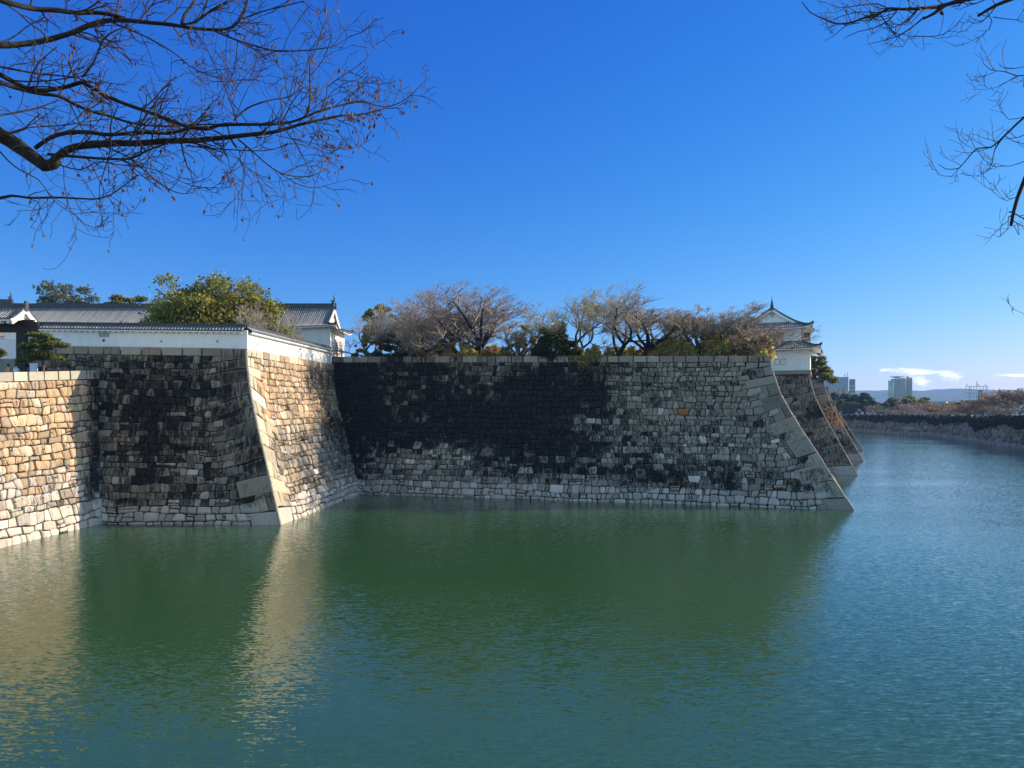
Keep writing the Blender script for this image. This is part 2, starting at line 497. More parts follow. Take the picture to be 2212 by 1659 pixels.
    # quoins: long blocks, alternately long and short, two courses high
    def zone(j, q, rngq):
        return 0
    qlen = {}
    for side, q in ((0, q0), (1, q1)):
        if not q: continue
        j = 0; kq = 0
        while j < nr:
            j2 = min(j + 2, nr)
            ln = ql[kq % 2] * rng.uniform(0.85, 1.15)
            if j2 >= nr: ln *= 0.8
            for jj in range(j, j2): qlen[(side, jj)] = ln
            bot = (lambda a, J=j: wob(J, a)); top = (lambda a, J=j2: wob(J, a))
            sp = rng.uniform(0.45, 0.65) if (kq % 2 == 0 and rng.random() < 0.25) or kq % 2 == 1 else None
            tl = rng.uniform(-.15, .15)
            bm, tm = rows[j], rows[j2]
            if side == 1:
                B, T = s1(bm), s1(tm)
                # corner heights follow the lifted course lines
                for _ in range(2): B, T = s1(bot(B)), s1(top(T))
                if sp:
                    m_ = ln * sp
                    cell(B - ln - tl, B - m_ - tl * .4, T - ln + tl, T - m_ + tl * .4, bot, top, 'quoin'); cell(B - m_ - tl * .4, B, T - m_ + tl * .4, T, bot, top, 'quoin')
                else: cell(B - ln - tl, B, T - ln + tl, T, bot, top, 'quoin')
            else:
                B, T = s0(bm), s0(tm)
                for _ in range(2): B, T = s0(bot(B)), s0(top(T))
                if sp:
                    m_ = ln * sp
                    cell(B, B + m_, T, T + m_, bot, top, 'quoin'); cell(B + m_, B + ln - tl, T + m_, T + ln + tl, bot, top, 'quoin')
                else: cell(B, B + ln - tl, T, T + ln + tl, bot, top, 'quoin')
            j = j2; kq += 1
    for j in range(nr):
        l0 = qlen.get((0, j), 0.0) if q0 else 0.0
        l1 = qlen.get((1, j), 0.0) if q1 else 0.0
        bot = (lambda a, J=j: wob(J, a)); top = (lambda a, J=j + 1: wob(J, a))
        x0b, x0t = s0(rows[j]) + l0, s0(rows[j + 1]) + l0
        x1b, x1t = s1(rows[j]) - l1, s1(rows[j + 1]) - l1
        if j == nr - 1 and not q0: x0b = x0t
        ab, at = x0b, x0t
        last = j == nr - 1
        while True:
            if last: wd = copew * rng.uniform(0.6, 1.3)
            else:
                wd = wm * math.exp(rng.gauss(0, 0.38)) * (1.12 if rows[j] < 3 else 1.0)
                wd = min(max(wd, 0.4), 2.2)
            mid_ = (ab + at) / 2 + wd
            tl = 0.0 if last else rng.uniform(-.11, .11)
            eb, et = mid_ - tl, mid_ + tl
            end = eb > x1b - 0.5 or et > x1t - 0.5
            if end: eb, et = x1b, x1t
            if last: cell(ab, eb, at, et, bot, top, 'cope')
            else:
                r = rng.random()
                if r < 0.10 and wd > 0.7:
                    h2 = rng.uniform(0.35, 0.65)
                    mid = (lambda x: lerp(bot(x), top(x), h2))
                    cell(ab, eb, (ab + at) / 2, (eb + et) / 2, bot, mid); cell((ab + at) / 2, (eb + et) / 2, at, et, mid, top)
                elif r < 0.24 and wd > 0.75:
                    g_ = rng.uniform(0.18, 0.30)
                    cell(ab, eb - g_, at, et - g_, bot, top)
                    h2 = rng.uniform(0.4, 0.6); mid = (lambda x: lerp(bot(x), top(x), h2))
                    cell(eb - g_, eb, (eb + et) / 2 - g_, (eb + et) / 2, bot, mid); cell((eb + et) / 2 - g_, (eb + et) / 2, et - g_, et, mid, top)
                else:
                    cell(ab, eb, at, et, bot, top)
            if end: break
            ab, at = eb, et
    for q, sx, sg in ((q0, s0, 1), (q1, s1, -1)):               # worn arris of the corner stones
        if not q: continue
        pts, rad = [], []
        for k in range(61):
            b = -0.3 + (H - 0.05) * k / 60
            p = pos(sx(b), b)
            inn = pos(sx(b) + sg * 0.5, b) - p
            pts.append(p + inn.normalized() * 0.05 - nrm(sx(b) + sg * .3, max(b, .4)) * (0.06 + .05 * nz(k * 1.7, seed * 2.1))); rad.append(0.105 + 0.06 * nz(k * 1.3, seed * 1.3))
        mb.tube(pts, rad, 8, col=(.36, .32, .27))
    o = mb.build(name, [M_STONE, M_JOINT], parent)
    return o

def pick(rng, *pal):
    c = rng.choice(pal)
    k = math.exp(rng.gauss(0, 0.15))
    return (c[0] * k, c[1] * k, c[2] * k)
GREY = [(0.343, 0.292, 0.235), (0.302, 0.257, 0.207), (0.385, 0.332, 0.267), (0.265, 0.230, 0.189), (0.333, 0.277, 0.212)]
PALE = [(0.513, 0.451, 0.391), (0.456, 0.409, 0.358), (0.551, 0.498, 0.437), (0.475, 0.395, 0.335), (0.503, 0.423, 0.363)]
TAN = [(0.469, 0.335, 0.208), (0.415, 0.302, 0.192), (0.505, 0.384, 0.260), (0.370, 0.269, 0.176), (0.451, 0.370, 0.291), (0.433, 0.288, 0.181), (0.343, 0.255, 0.181)]
BROWN = [(.27, .205, .155), (.23, .18, .14), (.31, .24, .18), (.21, .17, .14), (.34, .26, .19), (.28, .20, .15)]

def g2(u, t, cu, ct, su, st): return math.exp(-((u - cu) / su) ** 2 - ((t - ct) / st) ** 2)

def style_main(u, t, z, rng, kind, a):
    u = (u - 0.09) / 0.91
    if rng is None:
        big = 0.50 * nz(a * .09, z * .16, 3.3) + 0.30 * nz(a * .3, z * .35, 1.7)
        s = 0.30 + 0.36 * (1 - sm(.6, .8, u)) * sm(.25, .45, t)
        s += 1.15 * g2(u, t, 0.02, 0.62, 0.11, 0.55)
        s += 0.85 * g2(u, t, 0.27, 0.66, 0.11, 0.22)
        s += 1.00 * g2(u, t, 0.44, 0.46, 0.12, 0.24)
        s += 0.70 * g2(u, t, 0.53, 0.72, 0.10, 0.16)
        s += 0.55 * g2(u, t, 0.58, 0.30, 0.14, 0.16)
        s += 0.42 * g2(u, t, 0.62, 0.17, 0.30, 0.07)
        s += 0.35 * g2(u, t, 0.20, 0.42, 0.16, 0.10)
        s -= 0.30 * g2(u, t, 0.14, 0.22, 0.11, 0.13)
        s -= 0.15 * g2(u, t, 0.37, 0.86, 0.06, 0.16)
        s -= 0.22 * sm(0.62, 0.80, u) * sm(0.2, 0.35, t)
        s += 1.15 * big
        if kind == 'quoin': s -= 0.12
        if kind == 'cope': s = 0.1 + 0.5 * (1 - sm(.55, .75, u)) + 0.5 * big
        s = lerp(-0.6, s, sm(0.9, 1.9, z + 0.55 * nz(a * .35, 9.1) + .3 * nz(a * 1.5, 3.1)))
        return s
    so = rng.gauss(0, 0.28)
    if z < 1.35 + rng.uniform(-.4, .5): return tuple(x * (.85 if kind == 'rub' else .72) for x in pick(rng, *PALE)), so * .4
    pal = GREY + (PALE[:2] if t < 0.45 else GREY[:3])
    c = pick(rng, *pal)
    if t > .45 and u > .6: c = tuple(x * .85 for x in c)
    if kind == 'quoin': c = tuple(x * 0.8 for x in pick(rng, *GREY)) if t > .35 else pick(rng, *GREY[:3])
    if kind != 'rub': so *= 0.8
    if kind == 'rub' and abs(u - .787) < .0085 and abs(t - .625) < .022: return (.34, .145, .045), -0.5
    return c, so

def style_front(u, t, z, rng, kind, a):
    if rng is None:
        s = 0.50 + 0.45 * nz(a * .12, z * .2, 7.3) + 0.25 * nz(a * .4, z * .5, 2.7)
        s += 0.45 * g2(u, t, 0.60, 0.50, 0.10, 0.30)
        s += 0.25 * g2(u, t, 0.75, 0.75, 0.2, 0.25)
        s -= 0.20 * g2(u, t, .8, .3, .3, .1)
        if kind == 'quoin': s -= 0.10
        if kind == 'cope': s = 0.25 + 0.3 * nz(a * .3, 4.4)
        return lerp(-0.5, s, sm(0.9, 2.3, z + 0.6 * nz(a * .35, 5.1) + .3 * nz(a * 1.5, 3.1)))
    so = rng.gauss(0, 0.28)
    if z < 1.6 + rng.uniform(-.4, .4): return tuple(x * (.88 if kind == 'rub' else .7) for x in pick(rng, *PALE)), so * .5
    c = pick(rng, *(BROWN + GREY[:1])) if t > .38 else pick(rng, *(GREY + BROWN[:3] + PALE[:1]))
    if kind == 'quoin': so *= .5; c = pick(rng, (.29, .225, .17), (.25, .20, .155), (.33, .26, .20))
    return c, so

def style_lit(u, t, z, rng, kind, a):
    if rng is None:
        s = 0.0 + 0.28 * nz(a * .15, z * .25, 17.3) + 0.2 * nz(a * .5, z * .5, 12.7)
        s += 0.16 * g2(u, t, .5, .27, 9, .10)
        s += 0.95 * sm(.868, .91, u) * sm(.10, .25, t)  # cast shadow at the inner corner painted in, along with damp stain
        if kind != 'rub': s -= 0.3
        return lerp(-0.4, s, sm(0.8, 2.0, z + 0.4 * nz(a * .4, 5.1)))
    so = rng.gauss(0, 0.16)
    if z < 1.6: return pick(rng, *PALE), so * .4
    if kind == 'cope': return pick(rng, (.42, .38, .30), (.36, .34, .29), (.44, .38, .29)), so * .5
    if rng.random() < .012: return (.40, .24, .13), -.1
    k = sm(.28, .48, t + rng.uniform(-.06, .06))
    c = pick(rng, *TAN) if rng.random() < k else pick(rng, *(PALE + GREY[:2] + [(.5, .44, .36)]))
    return c, so

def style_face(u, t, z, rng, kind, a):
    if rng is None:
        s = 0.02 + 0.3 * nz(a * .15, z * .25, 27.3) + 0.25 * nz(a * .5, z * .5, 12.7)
        s += 0.16 * g2(u, t, .62, .45, .4, .25) + 0.45 * sm(.45, .72, u) * sm(.12, .28, t)  # inner end darkened: tree shade painted in, plus darker stone
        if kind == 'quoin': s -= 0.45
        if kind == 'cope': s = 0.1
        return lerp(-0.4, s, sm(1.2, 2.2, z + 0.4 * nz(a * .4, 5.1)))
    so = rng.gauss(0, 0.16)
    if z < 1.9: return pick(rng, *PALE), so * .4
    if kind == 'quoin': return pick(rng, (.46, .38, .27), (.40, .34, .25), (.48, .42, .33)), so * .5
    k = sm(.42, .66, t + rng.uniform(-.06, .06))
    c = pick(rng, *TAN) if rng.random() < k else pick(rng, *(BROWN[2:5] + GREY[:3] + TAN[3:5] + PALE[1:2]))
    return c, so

def style_east(u, t, z, rng, kind, a):
    if rng is None:
        s = 0.42 + 0.55 * nz(a * .25, z * .3, 31.3) + 0.3 * nz(a * .6, z * .6, 2.7)
        return lerp(-0.4, s, sm(1.0, 1.8, z))
    so = rng.gauss(0, 0.18)
    if z < 1.4: return pick(rng, (.36, .31, .28), (.33, .30, .28)), so * .3
    return pick(rng, (.29, .225, .175), (.25, .20, .165), (.31, .24, .18), (.26, .22, .19)), so

def style_south(u, t, z, rng, kind, a):
    if rng is None:
        s = 0.40 + 0.5 * nz(a * .06, z * .2, 41.3) + 0.3 * nz(a * .3, z * .5, 2.7)
        return lerp(-0.4, s, sm(0.7, 1.2, z))
    if z < 0.9: return pick(rng, (.34, .31, .28), (.30, .28, .26)), 0
    c = pick(rng, *GREY)
    return tuple(x * 1.1 for x in c), rng.gauss(0, .2)

# ---- corner profiles (base point, top point, top height)
EA = edge((-19.0, 96.0), (-24.06, 103.0), 17.63)
EM = edge((35.4, 79.5), (29.4, 87.5), 16.6)
EI2 = edge((48.9, 121.5), (41.5, 126.6), 17.0)
EI2b = edge((48.3, 126.3), (43.0, 132.5), 17.3)
EC2 = edge((55.8, 124.0), (50.3, 130.2), 17.3)
EI3a = edge((69.0, 160.8), (61.8, 164.4), 17.3)
EI3 = edge((66.0, 163.4), (61.0, 169.6), 17.4)
EC3 = edge((73.7, 161.0), (68.2, 168.0), 17.4)
EI4a = edge((90.0, 206.0), (83.0, 210.0), 17.4)
EI4 = edge((87.0, 210.0), (81.0, 216.5), 17.5)
EC4 = edge((95.0, 207.6), (88.0, 214.0), 17.5)
EZ = edge((190.0, 470.0), (183.0, 474.0), 17.5)
EF0 = edge((-46.9, 70.3), (-46.9, 73.7), 16.55)
EFC = edge((-20.7, 68.9), (-24.8, 71.9), 16.1)
EFA = edge((-19.0, 96.0), (-23.95, 102.0), 16.57)
EFB = edge((-18.5, 103.0), (-23.75, 108.0), 16.65)
EL0 = edge((-40.2, 20.0), (-45.1, 21.0), 10.5)
EL1 = edge((-37.4, 69.8), (-38.84, 72.9), 14.17)
EL2 = edge((-37.1, 74.0), (-38.5, 77.0), 14.4)

t = thing("stone_rampart", "broad dark shaded stone rampart across the middle, black weather stains and pale waterline band", "stone wall", (0, 0, 0))
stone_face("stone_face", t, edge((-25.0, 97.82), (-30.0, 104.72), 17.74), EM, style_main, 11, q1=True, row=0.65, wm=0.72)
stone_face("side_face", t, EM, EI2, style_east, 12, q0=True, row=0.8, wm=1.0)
t = thing("corner_rampart", "brownish stone rampart under the two storey white turret", "stone wall")
stone_face("stone_face", t, EI2b, EC2, style_east, 13, q1=True, row=0.72, wm=0.75)
stone_face("side_face", t, EC2, EI3a, style_east, 14, q0=True, row=0.9, wm=1.1)
t = thing("rampart_corner", "stone rampart corner with dry reeds growing on it, just behind the turret's wall", "stone wall")
stone_face("stone_face", t, EI3, EC3, style_east, 15, q1=True, row=0.75, wm=0.8)
stone_face("side_face", t, EC3, EI4a, style_east, 16, q0=True, row=0.9, wm=1.1)
t = thing("far_rampart", "farthest stone rampart corner of the castle side, last before the open moat", "stone wall")
stone_face("stone_face", t, EI4, EC4, style_east, 17, q1=True, row=0.8, wm=0.9)
stone_face("side_face", t, EC4, EZ, style_east, 18, q0=True, row=1.6, wm=2.2)
t = thing("stone_bastion", "projecting stone bastion below the white wall, dark front and sunlit right side", "stone wall")
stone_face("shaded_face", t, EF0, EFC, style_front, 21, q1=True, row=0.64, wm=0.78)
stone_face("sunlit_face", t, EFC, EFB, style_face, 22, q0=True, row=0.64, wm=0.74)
t = thing("causeway_wall", "sunlit tan stone causeway wall at the left edge with pale lower courses", "stone wall")
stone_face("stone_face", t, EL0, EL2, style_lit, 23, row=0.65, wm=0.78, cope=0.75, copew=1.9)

# ---- ground behind the walls
def slab(name, pts, z, mat):
    mb = MB()
    n = len(pts)
    top = [(p[0], p[1], z) for p in pts]; bot = [(p[0], p[1], -2.5) for p in pts]
    mb.add(top + bot, [tuple(range(n))] + [(i, n + i, n + (i + 1) % n, (i + 1) % n) for i in range(n)])
    return struct(mb.build(name, mat))
def inset(p, dx, dy): return (p[1].x + dx, p[1].y + dy)
slab("castle_ground", [(-23.5, 104.5), (-23.0, 103.5), (28.6, 88.6), (41.0, 127.0), (42.0, 133), (49.7, 131), (61.3, 164.8), (60.0, 170.2), (67.5, 168.7), (82.4, 210.5), (80.0, 217), (87.2, 214.8), (182, 475), (182, 560), (-23.5, 560)], 16.55, M_GROUND)
slab("bastion_ground", [(-47.0, 74.4), (-25.6, 72.7), (-24.6, 101.5), (-24.6, 560), (-47.0, 560)], 15.9, M_GROUND)
mb = MB()
mb.quad((-45.6, 21.2, 9.2), (-39.6, 72.6, 12.9), (-64, 74, 12.9), (-64, 21.2, 9.2))
mb.quad((-39.6, 72.6, 12.9), (-47.05, 74.4, 12.9), (-47.05, 200, 12.9), (-64, 74, 12.9))
mb.quad((-64, 74, 12.9), (-47.05, 200, 12.9), (-120, 200, 12.9), (-120, 74, 12.9))
struct(mb.build("terrace", M_PAVE))
# ------------------------------------------------------------------ tiled roofs
def roof_panel(mb, org, ex, ey, a0, a1, D, zf, lift=None, pitch=0.30, K=6, hgt=0.10, shade=0.0, seed=0, thick=0.16):
    """corrugated tile slope: columns of round tiles from the eave (s=0) inwards along ey"""
    rng = random.Random(seed)
    org, ex, ey = Vector(org), Vector(ex), Vector(ey)
    n = max(1, round((a1 - a0) / pitch)); wd = (a1 - a0) / n
    cs = [(-.5, 0), (-.27, 0), (-.2, .75), (0, 1), (.2, .75), (.27, 0), (.5, 0)]
    lift = lift or (lambda a, s: 0.0)
    for i in range(n):
        c = a0 + (i + .5) * wd
        if D(c) < 0.12: continue
        k_ = rng.uniform(.8, 1.2)
        vs, cols = [], []
        for off, h in cs:
            a = c + off * wd
            d = max(0.02, D(min(max(a, a0 + 1e-4), a1 - 1e-4)))
            for k in range(K + 1):
                s = d * k / K
                vs.append(org + ex * a + ey * s + Vector((0, 0, zf(s) + lift(a, s) + h * hgt)))
                g = k_ * (1.7 if h > 0 else 0.5)  # sunlit crowns and shaded pans painted into the tile tone
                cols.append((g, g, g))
        m = len(cs); K1 = K + 1
        fs = [(j * K1 + k, (j + 1) * K1 + k, (j + 1) * K1 + k + 1, j * K1 + k + 1) for j in range(m - 1) for k in range(K)]
        fs.append(tuple(j * K1 for j in reversed(range(1, 6))))
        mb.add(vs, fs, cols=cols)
        # eave edge under the tiles
        e0, e1 = org + ex * (c - wd / 2), org + ex * (c + wd / 2)
        z0, z1 = zf(0) + lift(c - wd / 2, 0), zf(0) + lift(c + wd / 2, 0)
        mb.quad(e0 + Vector((0, 0, z0)), e0 + Vector((0, 0, z0 - .07)), e1 + Vector((0, 0, z1 - .07)), e1 + Vector((0, 0, z1)), col=(.6, .6, .6))
def soffit(mb, org, ex, ey, a0, a1, D, zf, lift, drop=0.09, n=10, inner=1.0, mat=0):
    """underside of an eave, white plaster, with its edge board"""
    org, ex, ey = Vector(org), Vector(ex), Vector(ey)
    for i in range(n):
        A, B = lerp(a0, a1, i / n), lerp(a0, a1, (i + 1) / n)
        def p(a, s, dz): return org + ex * a + ey * s + Vector((0, 0, zf(s) + lift(a, s) - dz))
        dA, dB = min(inner, D(A)), min(inner, D(B))
        mb.quad(p(A, .03, drop), p(A, .03, drop + .13), p(B, .03, drop + .13), p(B, .03, drop), mat=mat)
        mb.quad(p(A, .03, drop + .13), p(A, dA, drop + .13), p(B, dB, drop + .13), p(B, .03, drop + .13), mat=mat)

def shachi(parent, loc, ang, s=1.0):
    """ridge-end fish with its tail up"""
    mb = MB()
    d = Vector((math.cos(ang), math.sin(ang), 0))
    pts = [Vector(loc) + (d * x + Vector((0, 0, z))) * s for x, z in ((.28, .0), (.2, .25), (.02, .5), (-.02, .8), (.1, 1.1), (.2, 1.35))]
    mb.tube(pts, [x * s for x in (.16, .2, .17, .12, .07, .03)], 8)
    t = pts[4]
    sd = Vector((-d.y, d.x, 0))
    for sgn in (-1, 1):
        mb.add([t, t + (d * .38 * sgn + Vector((0, 0, .42))) * s + sd * .03, t + (d * .12 * sgn + Vector((0, 0, .12))) * s, t + (d * .38 * sgn + Vector((0, 0, .40))) * s - sd * .03],
               [(0, 1, 2), (0, 2, 3), (0, 3, 1), (1, 3, 2)])
    p = pts[1]
    mb.add([p + d * .1 * s, p + (d * .5 + Vector((0, 0, .3))) * s, p + (d * .12 + Vector((0, 0, .3))) * s], [(0, 1, 2)])
    return mb.build("ridge_fish", M_RIDGE, parent)

def hip_gable(root, lx, ly, z0, wall_h, ov, rise, gin, tile, base=0.0, fish=True, both=True, wall=True, lx_r=None, lift_k=0.35):
    """a storey with a hip-and-gable roof; ridge along local x; lx, ly half sizes of the walls"""
    EX, EY = (lx_r or lx) + ov, ly + ov
    ze = z0 + wall_h - 0.12
    zf = lambda s: ze + rise * (0.62 * (s / EY) + 0.38 * (s / EY) ** 2)
    gx = EX - gin
    if wall:
        mb = MB()
        mb.box((0, 0, z0), 2 * lx, 2 * ly, wall_h + 0.35)
        mb.build("wall", M_PLASTER, root)
    mb = MB(); sf = MB(); rd = MB()
    def lf(L): return lambda a, s: lift_k * max(0, (abs(a) / L - .55) / .45) ** 2.2 * max(0, 1 - s / max(gin, 1.0)) ** 1.5
    for sg in (-1, 1):
        D = lambda a: EY - 0.0 if abs(a) <= gx + .35 else max(0, EX - abs(a))
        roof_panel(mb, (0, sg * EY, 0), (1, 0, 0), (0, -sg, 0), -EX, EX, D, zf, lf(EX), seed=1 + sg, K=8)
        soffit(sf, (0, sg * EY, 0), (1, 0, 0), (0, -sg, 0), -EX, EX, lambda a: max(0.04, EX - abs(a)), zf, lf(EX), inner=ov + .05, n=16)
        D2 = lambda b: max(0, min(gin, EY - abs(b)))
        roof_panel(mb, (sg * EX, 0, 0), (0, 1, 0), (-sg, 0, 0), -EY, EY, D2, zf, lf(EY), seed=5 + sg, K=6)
        soffit(sf, (sg * EX, 0, 0), (0, 1, 0), (-sg, 0, 0), -EY, EY, lambda a: max(0.04, EY - abs(a)), zf, lf(EY), inner=ov + .05, n=16)
        for s2 in (-1, 1):                                  # hip ridges and gable edge ridges
            P = []
            for k in range(7):
                s = gin * k / 6
                P.append(Vector((sg * (EX - s), s2 * (EY - s), zf(s) + lf(EX)(EX - s, s) + .06)))
            for a, b in zip(P, P[1:]): rd.beam(a, b, .30, .22)
            rd.box(P[0] - Vector((0, 0, .06)), .34, .34, .42)
            Q = [Vector((sg * (gx + .2), s2 * (EY - lerp(gin - .8, EY, k / 6)), zf(lerp(gin - .8, EY, k / 6)) + .06)) for k in range(7)]
            for a, b in zip(Q, Q[1:]): rd.beam(a, b, .28, .2)
    zr = zf(EY)
    rd.box((0, 0, zr - .1), 2 * (gx + .45), .42, .62, taper=.985)
    rd.box((0, 0, zr + .52), 2 * (gx + .5), .26, .14)
    for sg in (-1, 1): rd.box((sg * (gx + .5), 0, zr - .25), .2, .62, .95, taper=.7)
    r = mb.build("roof", tile, root)
    rd.build("ridge", M_RIDGE, r)
    sf.build("eave", M_PLASTER, r)
    for sg in (-1, 1):
        gb = MB()
        hw = EY - gin
        yb = [lerp(-hw, hw, k / 14) for k in range(15)]
        vs = [(sg * gx, y, zf(EY - abs(y)) - .02) for y in yb] + [(sg * gx, y, zf(gin) - .15) for y in yb]
        gb.add(vs, [(k, k + 1, 16 + k, 15 + k) for k in range(14)])
        for s2 in (-1, 1):                                  # barge boards
            for k in range(7):
                y0, y1 = lerp(hw + .35, 0, k / 7), lerp(hw + .35, 0, (k + 1) / 7)
                for dz, hh, x in ((-.52, .42, .22),):
                    p, q = Vector((sg * (gx + .3), s2 * y0, zf(EY - y0) + dz)), Vector((sg * (gx + .3), s2 * y1, zf(EY - y1) + dz))
                    gb.beam(p, q, .12, hh)
        g = gb.build("gable", M_PLASTER, root)
        pn = MB()                                           # hanging gable ornament
        zc = zr - 1.0
        for q in range(7):
            t = math.pi * (0.05 + .9 * q / 6)
            pn.box((sg * (gx + .12), .34 * math.cos(t), zc - .15 + .34 * math.sin(t)), .12, .16, .16)
        for q in range(8):
            t = 2 * math.pi * q / 8
            pn.box((sg * (gx + .12), .2 * math.cos(t), zc - .32 + .2 * math.sin(t)), .1, .1, .1)
        pn.build("gable_pendant", pbr("pendant_grey", (.3, .31, .34)), g)
    if fish:
        if both != 'neg': shachi(root, (gx + .25, 0, zr + .6), math.pi)
        if both: shachi(root, (-gx - .25, 0, zr + .6), 0)
    return zr

def skirt_roof(root, lx, ly, ze, ov, D0, rise, tile, lift_k=.35):
    EX, EY = lx + ov, ly + ov
    zf = lambda s: ze + rise * (0.72 * (s / D0) + 0.28 * (s / D0) ** 2)
    def lf(L): return lambda a, s: lift_k * max(0, (abs(a) / L - .6) / .4) ** 2.2 * max(0, 1 - s / D0) ** 1.5
    mb = MB(); sf = MB(); rd = MB()
    for sg in (-1, 1):
        roof_panel(mb, (0, sg * EY, 0), (1, 0, 0), (0, -sg, 0), -EX, EX, lambda a: max(0, min(D0, EX - abs(a))), zf, lf(EX), seed=11 + sg)
        soffit(sf, (0, sg * EY, 0), (1, 0, 0), (0, -sg, 0), -EX, EX, lambda a: max(0.04, EX - abs(a)), zf, lf(EX), inner=ov + .05, n=16)
        roof_panel(mb, (sg * EX, 0, 0), (0, 1, 0), (-sg, 0, 0), -EY, EY, lambda b: max(0, min(D0, EY - abs(b))), zf, lf(EY), seed=15 + sg)
        soffit(sf, (sg * EX, 0, 0), (0, 1, 0), (-sg, 0, 0), -EY, EY, lambda a: max(0.04, EY - abs(a)), zf, lf(EY), inner=ov + .05, n=16)
        for s2 in (-1, 1):
            P = [Vector((sg * (EX - D0 * k / 6), s2 * (EY - D0 * k / 6), zf(D0 * k / 6) + lf(EX)(EX - D0 * k / 6, D0 * k / 6) + .05)) for k in range(7)]
            for a, b in zip(P, P[1:]): rd.beam(a, b, .28, .2)
            rd.box(P[0] - Vector((0, 0, .05)), .32, .32, .4)
    rd.box((0, -(EY - D0), zf(D0) - .05), 2 * (EX - D0), .3, .2); rd.box((0, (EY - D0), zf(D0) - .05), 2 * (EX - D0), .3, .2)
    rd.box((-(EX - D0), 0, zf(D0) - .05), .3, 2 * (EY - D0), .2); rd.box(((EX - D0), 0, zf(D0) - .05), .3, 2 * (EY - D0), .2)
    r = mb.build("skirt_roof", tile, root); rd.build("ridge", M_RIDGE, r); sf.build("eave", M_PLASTER, r)

def window(root, c, wd, h, axis='y', mat=None, rec=.05):
    """closed plaster shutter with a raised frame; c on the wall's face, facing -y (or +x)"""
    mb = MB()
    f = .07
    for dx, dz, sx, sz in ((0, 0, wd, f), (0, h - f, wd, f), (-wd / 2 + f / 2, f, f, h - 2 * f), (wd / 2 - f / 2, f, f, h - 2 * f)):
        if axis == 'y': mb.box((c[0] + dx, c[1], c[2] + dz), sx, .10, sz)
        else: mb.box((c[0], c[1] + dx, c[2] + dz), .10, sx, sz)
    w_ = mb.build("window", pbr("window_frame_grey", (.28, .28, .31)), root)
    mb = MB()
    if axis == 'y': mb.box((c[0], c[1] - .005, c[2] + f), wd - 2 * f, .03, h - 2 * f)
    else: mb.box((c[0], c[1], c[2] + f), .03, wd - 2 * f, h - 2 * f)
    mb.build("shutter", mat or M_PLASTER, w_)

# ---- the two storey corner turret
tw = thing("castle_turret", "white two storey castle turret with gabled tiled roof at the rampart corner", "castle turret", (44.4 + 5.6 * .39, 132 + 5.6 * .92, 17.32), math.radians(-21.8))
mb = MB(); mb.box((0, 0, 0), 12.4, 11.2, 3.75); mb.build("wall", M_PLASTER, tw)
mb = MB(); mb.box((0, 0, -.65), 12.7, 11.5, .63, col=(.28, .24, .22)); mb.build("stone_base", M_STONE, tw)
skirt_roof(tw, 6.2, 5.6, 3.62, 1.75, 2.95, 1.35, M_TILE, .45)
mb = MB(); mb.box((0, 0, 3.9), 9.46, 8.8, 3.6); mb.build("upper_wall", M_PLASTER, tw)
up = bpy.data.objects.new("upper_storey", None); C.objects.link(up)
bpy.data.objects.remove(up)
# upper hip-and-gable roof, ridge along the turret's depth (gable to the front)
class Turn:                                             # builds with the ridge turned into local y
    pass
EXISTING = set(o.name for o in C.objects)
hip_gable(tw, 4.4, 4.73, 3.9, 3.5, 1.9, 3.65, 2.75, M_TILE, wall=False, lift_k=.5, both='neg')
for o in list(C.objects):
    if o.name not in EXISTING:
        if o.parent == tw: o.rotation_euler = (0, 0, math.radians(90))
for x, wd in ((-2.05, .75), (.62 + .35, .75), (1.93, .75)):
    window(tw, (x, -5.64, 1.0), .82, .95)
# small gabled roof of the side bay on the right wall
mb = MB(); mb.box((5.3, .2, 4.2), 1.3, 2.6, 1.6); mb.build("bay_wall", M_PLASTER, tw)
mb = MB()
for sg in (-1, 1):
    roof_panel(mb, (5.35, .2 + sg * 1.75, 0), (1, 0, 0), (0, -sg, 0), -.9, .85, lambda a: 1.75, lambda s: 5.3 + .75 * s, seed=3)
r = mb.build("bay_roof", M_TILE, tw)
mb = MB(); mb.box((5.35, .2, 6.55), 1.8, .3, .35); mb.build("ridge", M_RIDGE, r)

# ---- long white storehouse behind the bastion
LX = 23.3
ho = thing("long_storehouse", "long white walled storehouse with grey tiled roof behind the bastion's white wall", "castle building", (-26.0 - LX, 110 + 4.65, 17.2), 0)
hip_gable(ho, LX, 4.65, 0.6, 4.55, 1.0, 3.5, 1.75, M_TILE, both=False, lift_k=.4)
mb = MB(); mb.box((0, 0, -.7), 2 * LX + .5, 9.8, 1.28, col=(.22, .2, .18)); mb.build("stone_base", M_STONE, ho)
window(ho, (LX - 6.5, -4.66, 1.6), 1.35, 1.5)
window(ho, (LX + .01, -.6, 1.0), 1.1, 2.0, axis='x', mat=M_BROWNWOOD)
window(ho, (LX + .01, 2.6, 1.0), .9, 1.7, axis='x', mat=M_BLACKWOOD)

# ---- gate tower roof far behind the gate
gt = thing("gate_tower", "tower with weathered brown hipped roof and ridge fish at the far left edge", "castle building", (-93.3, 135, 12.4), 0)
hip_gable(gt, 9.5, 5.0, 4.0, 6.5, 1.9, 6.6, 6.3, M_OLDTILE, lift_k=.4, both=False)
mb = MB(); mb.box((0, 0, -1), 19.4, 10.4, 4.98, col=(.2, .18, .16)); mb.build("stone_base", M_STONE, gt)

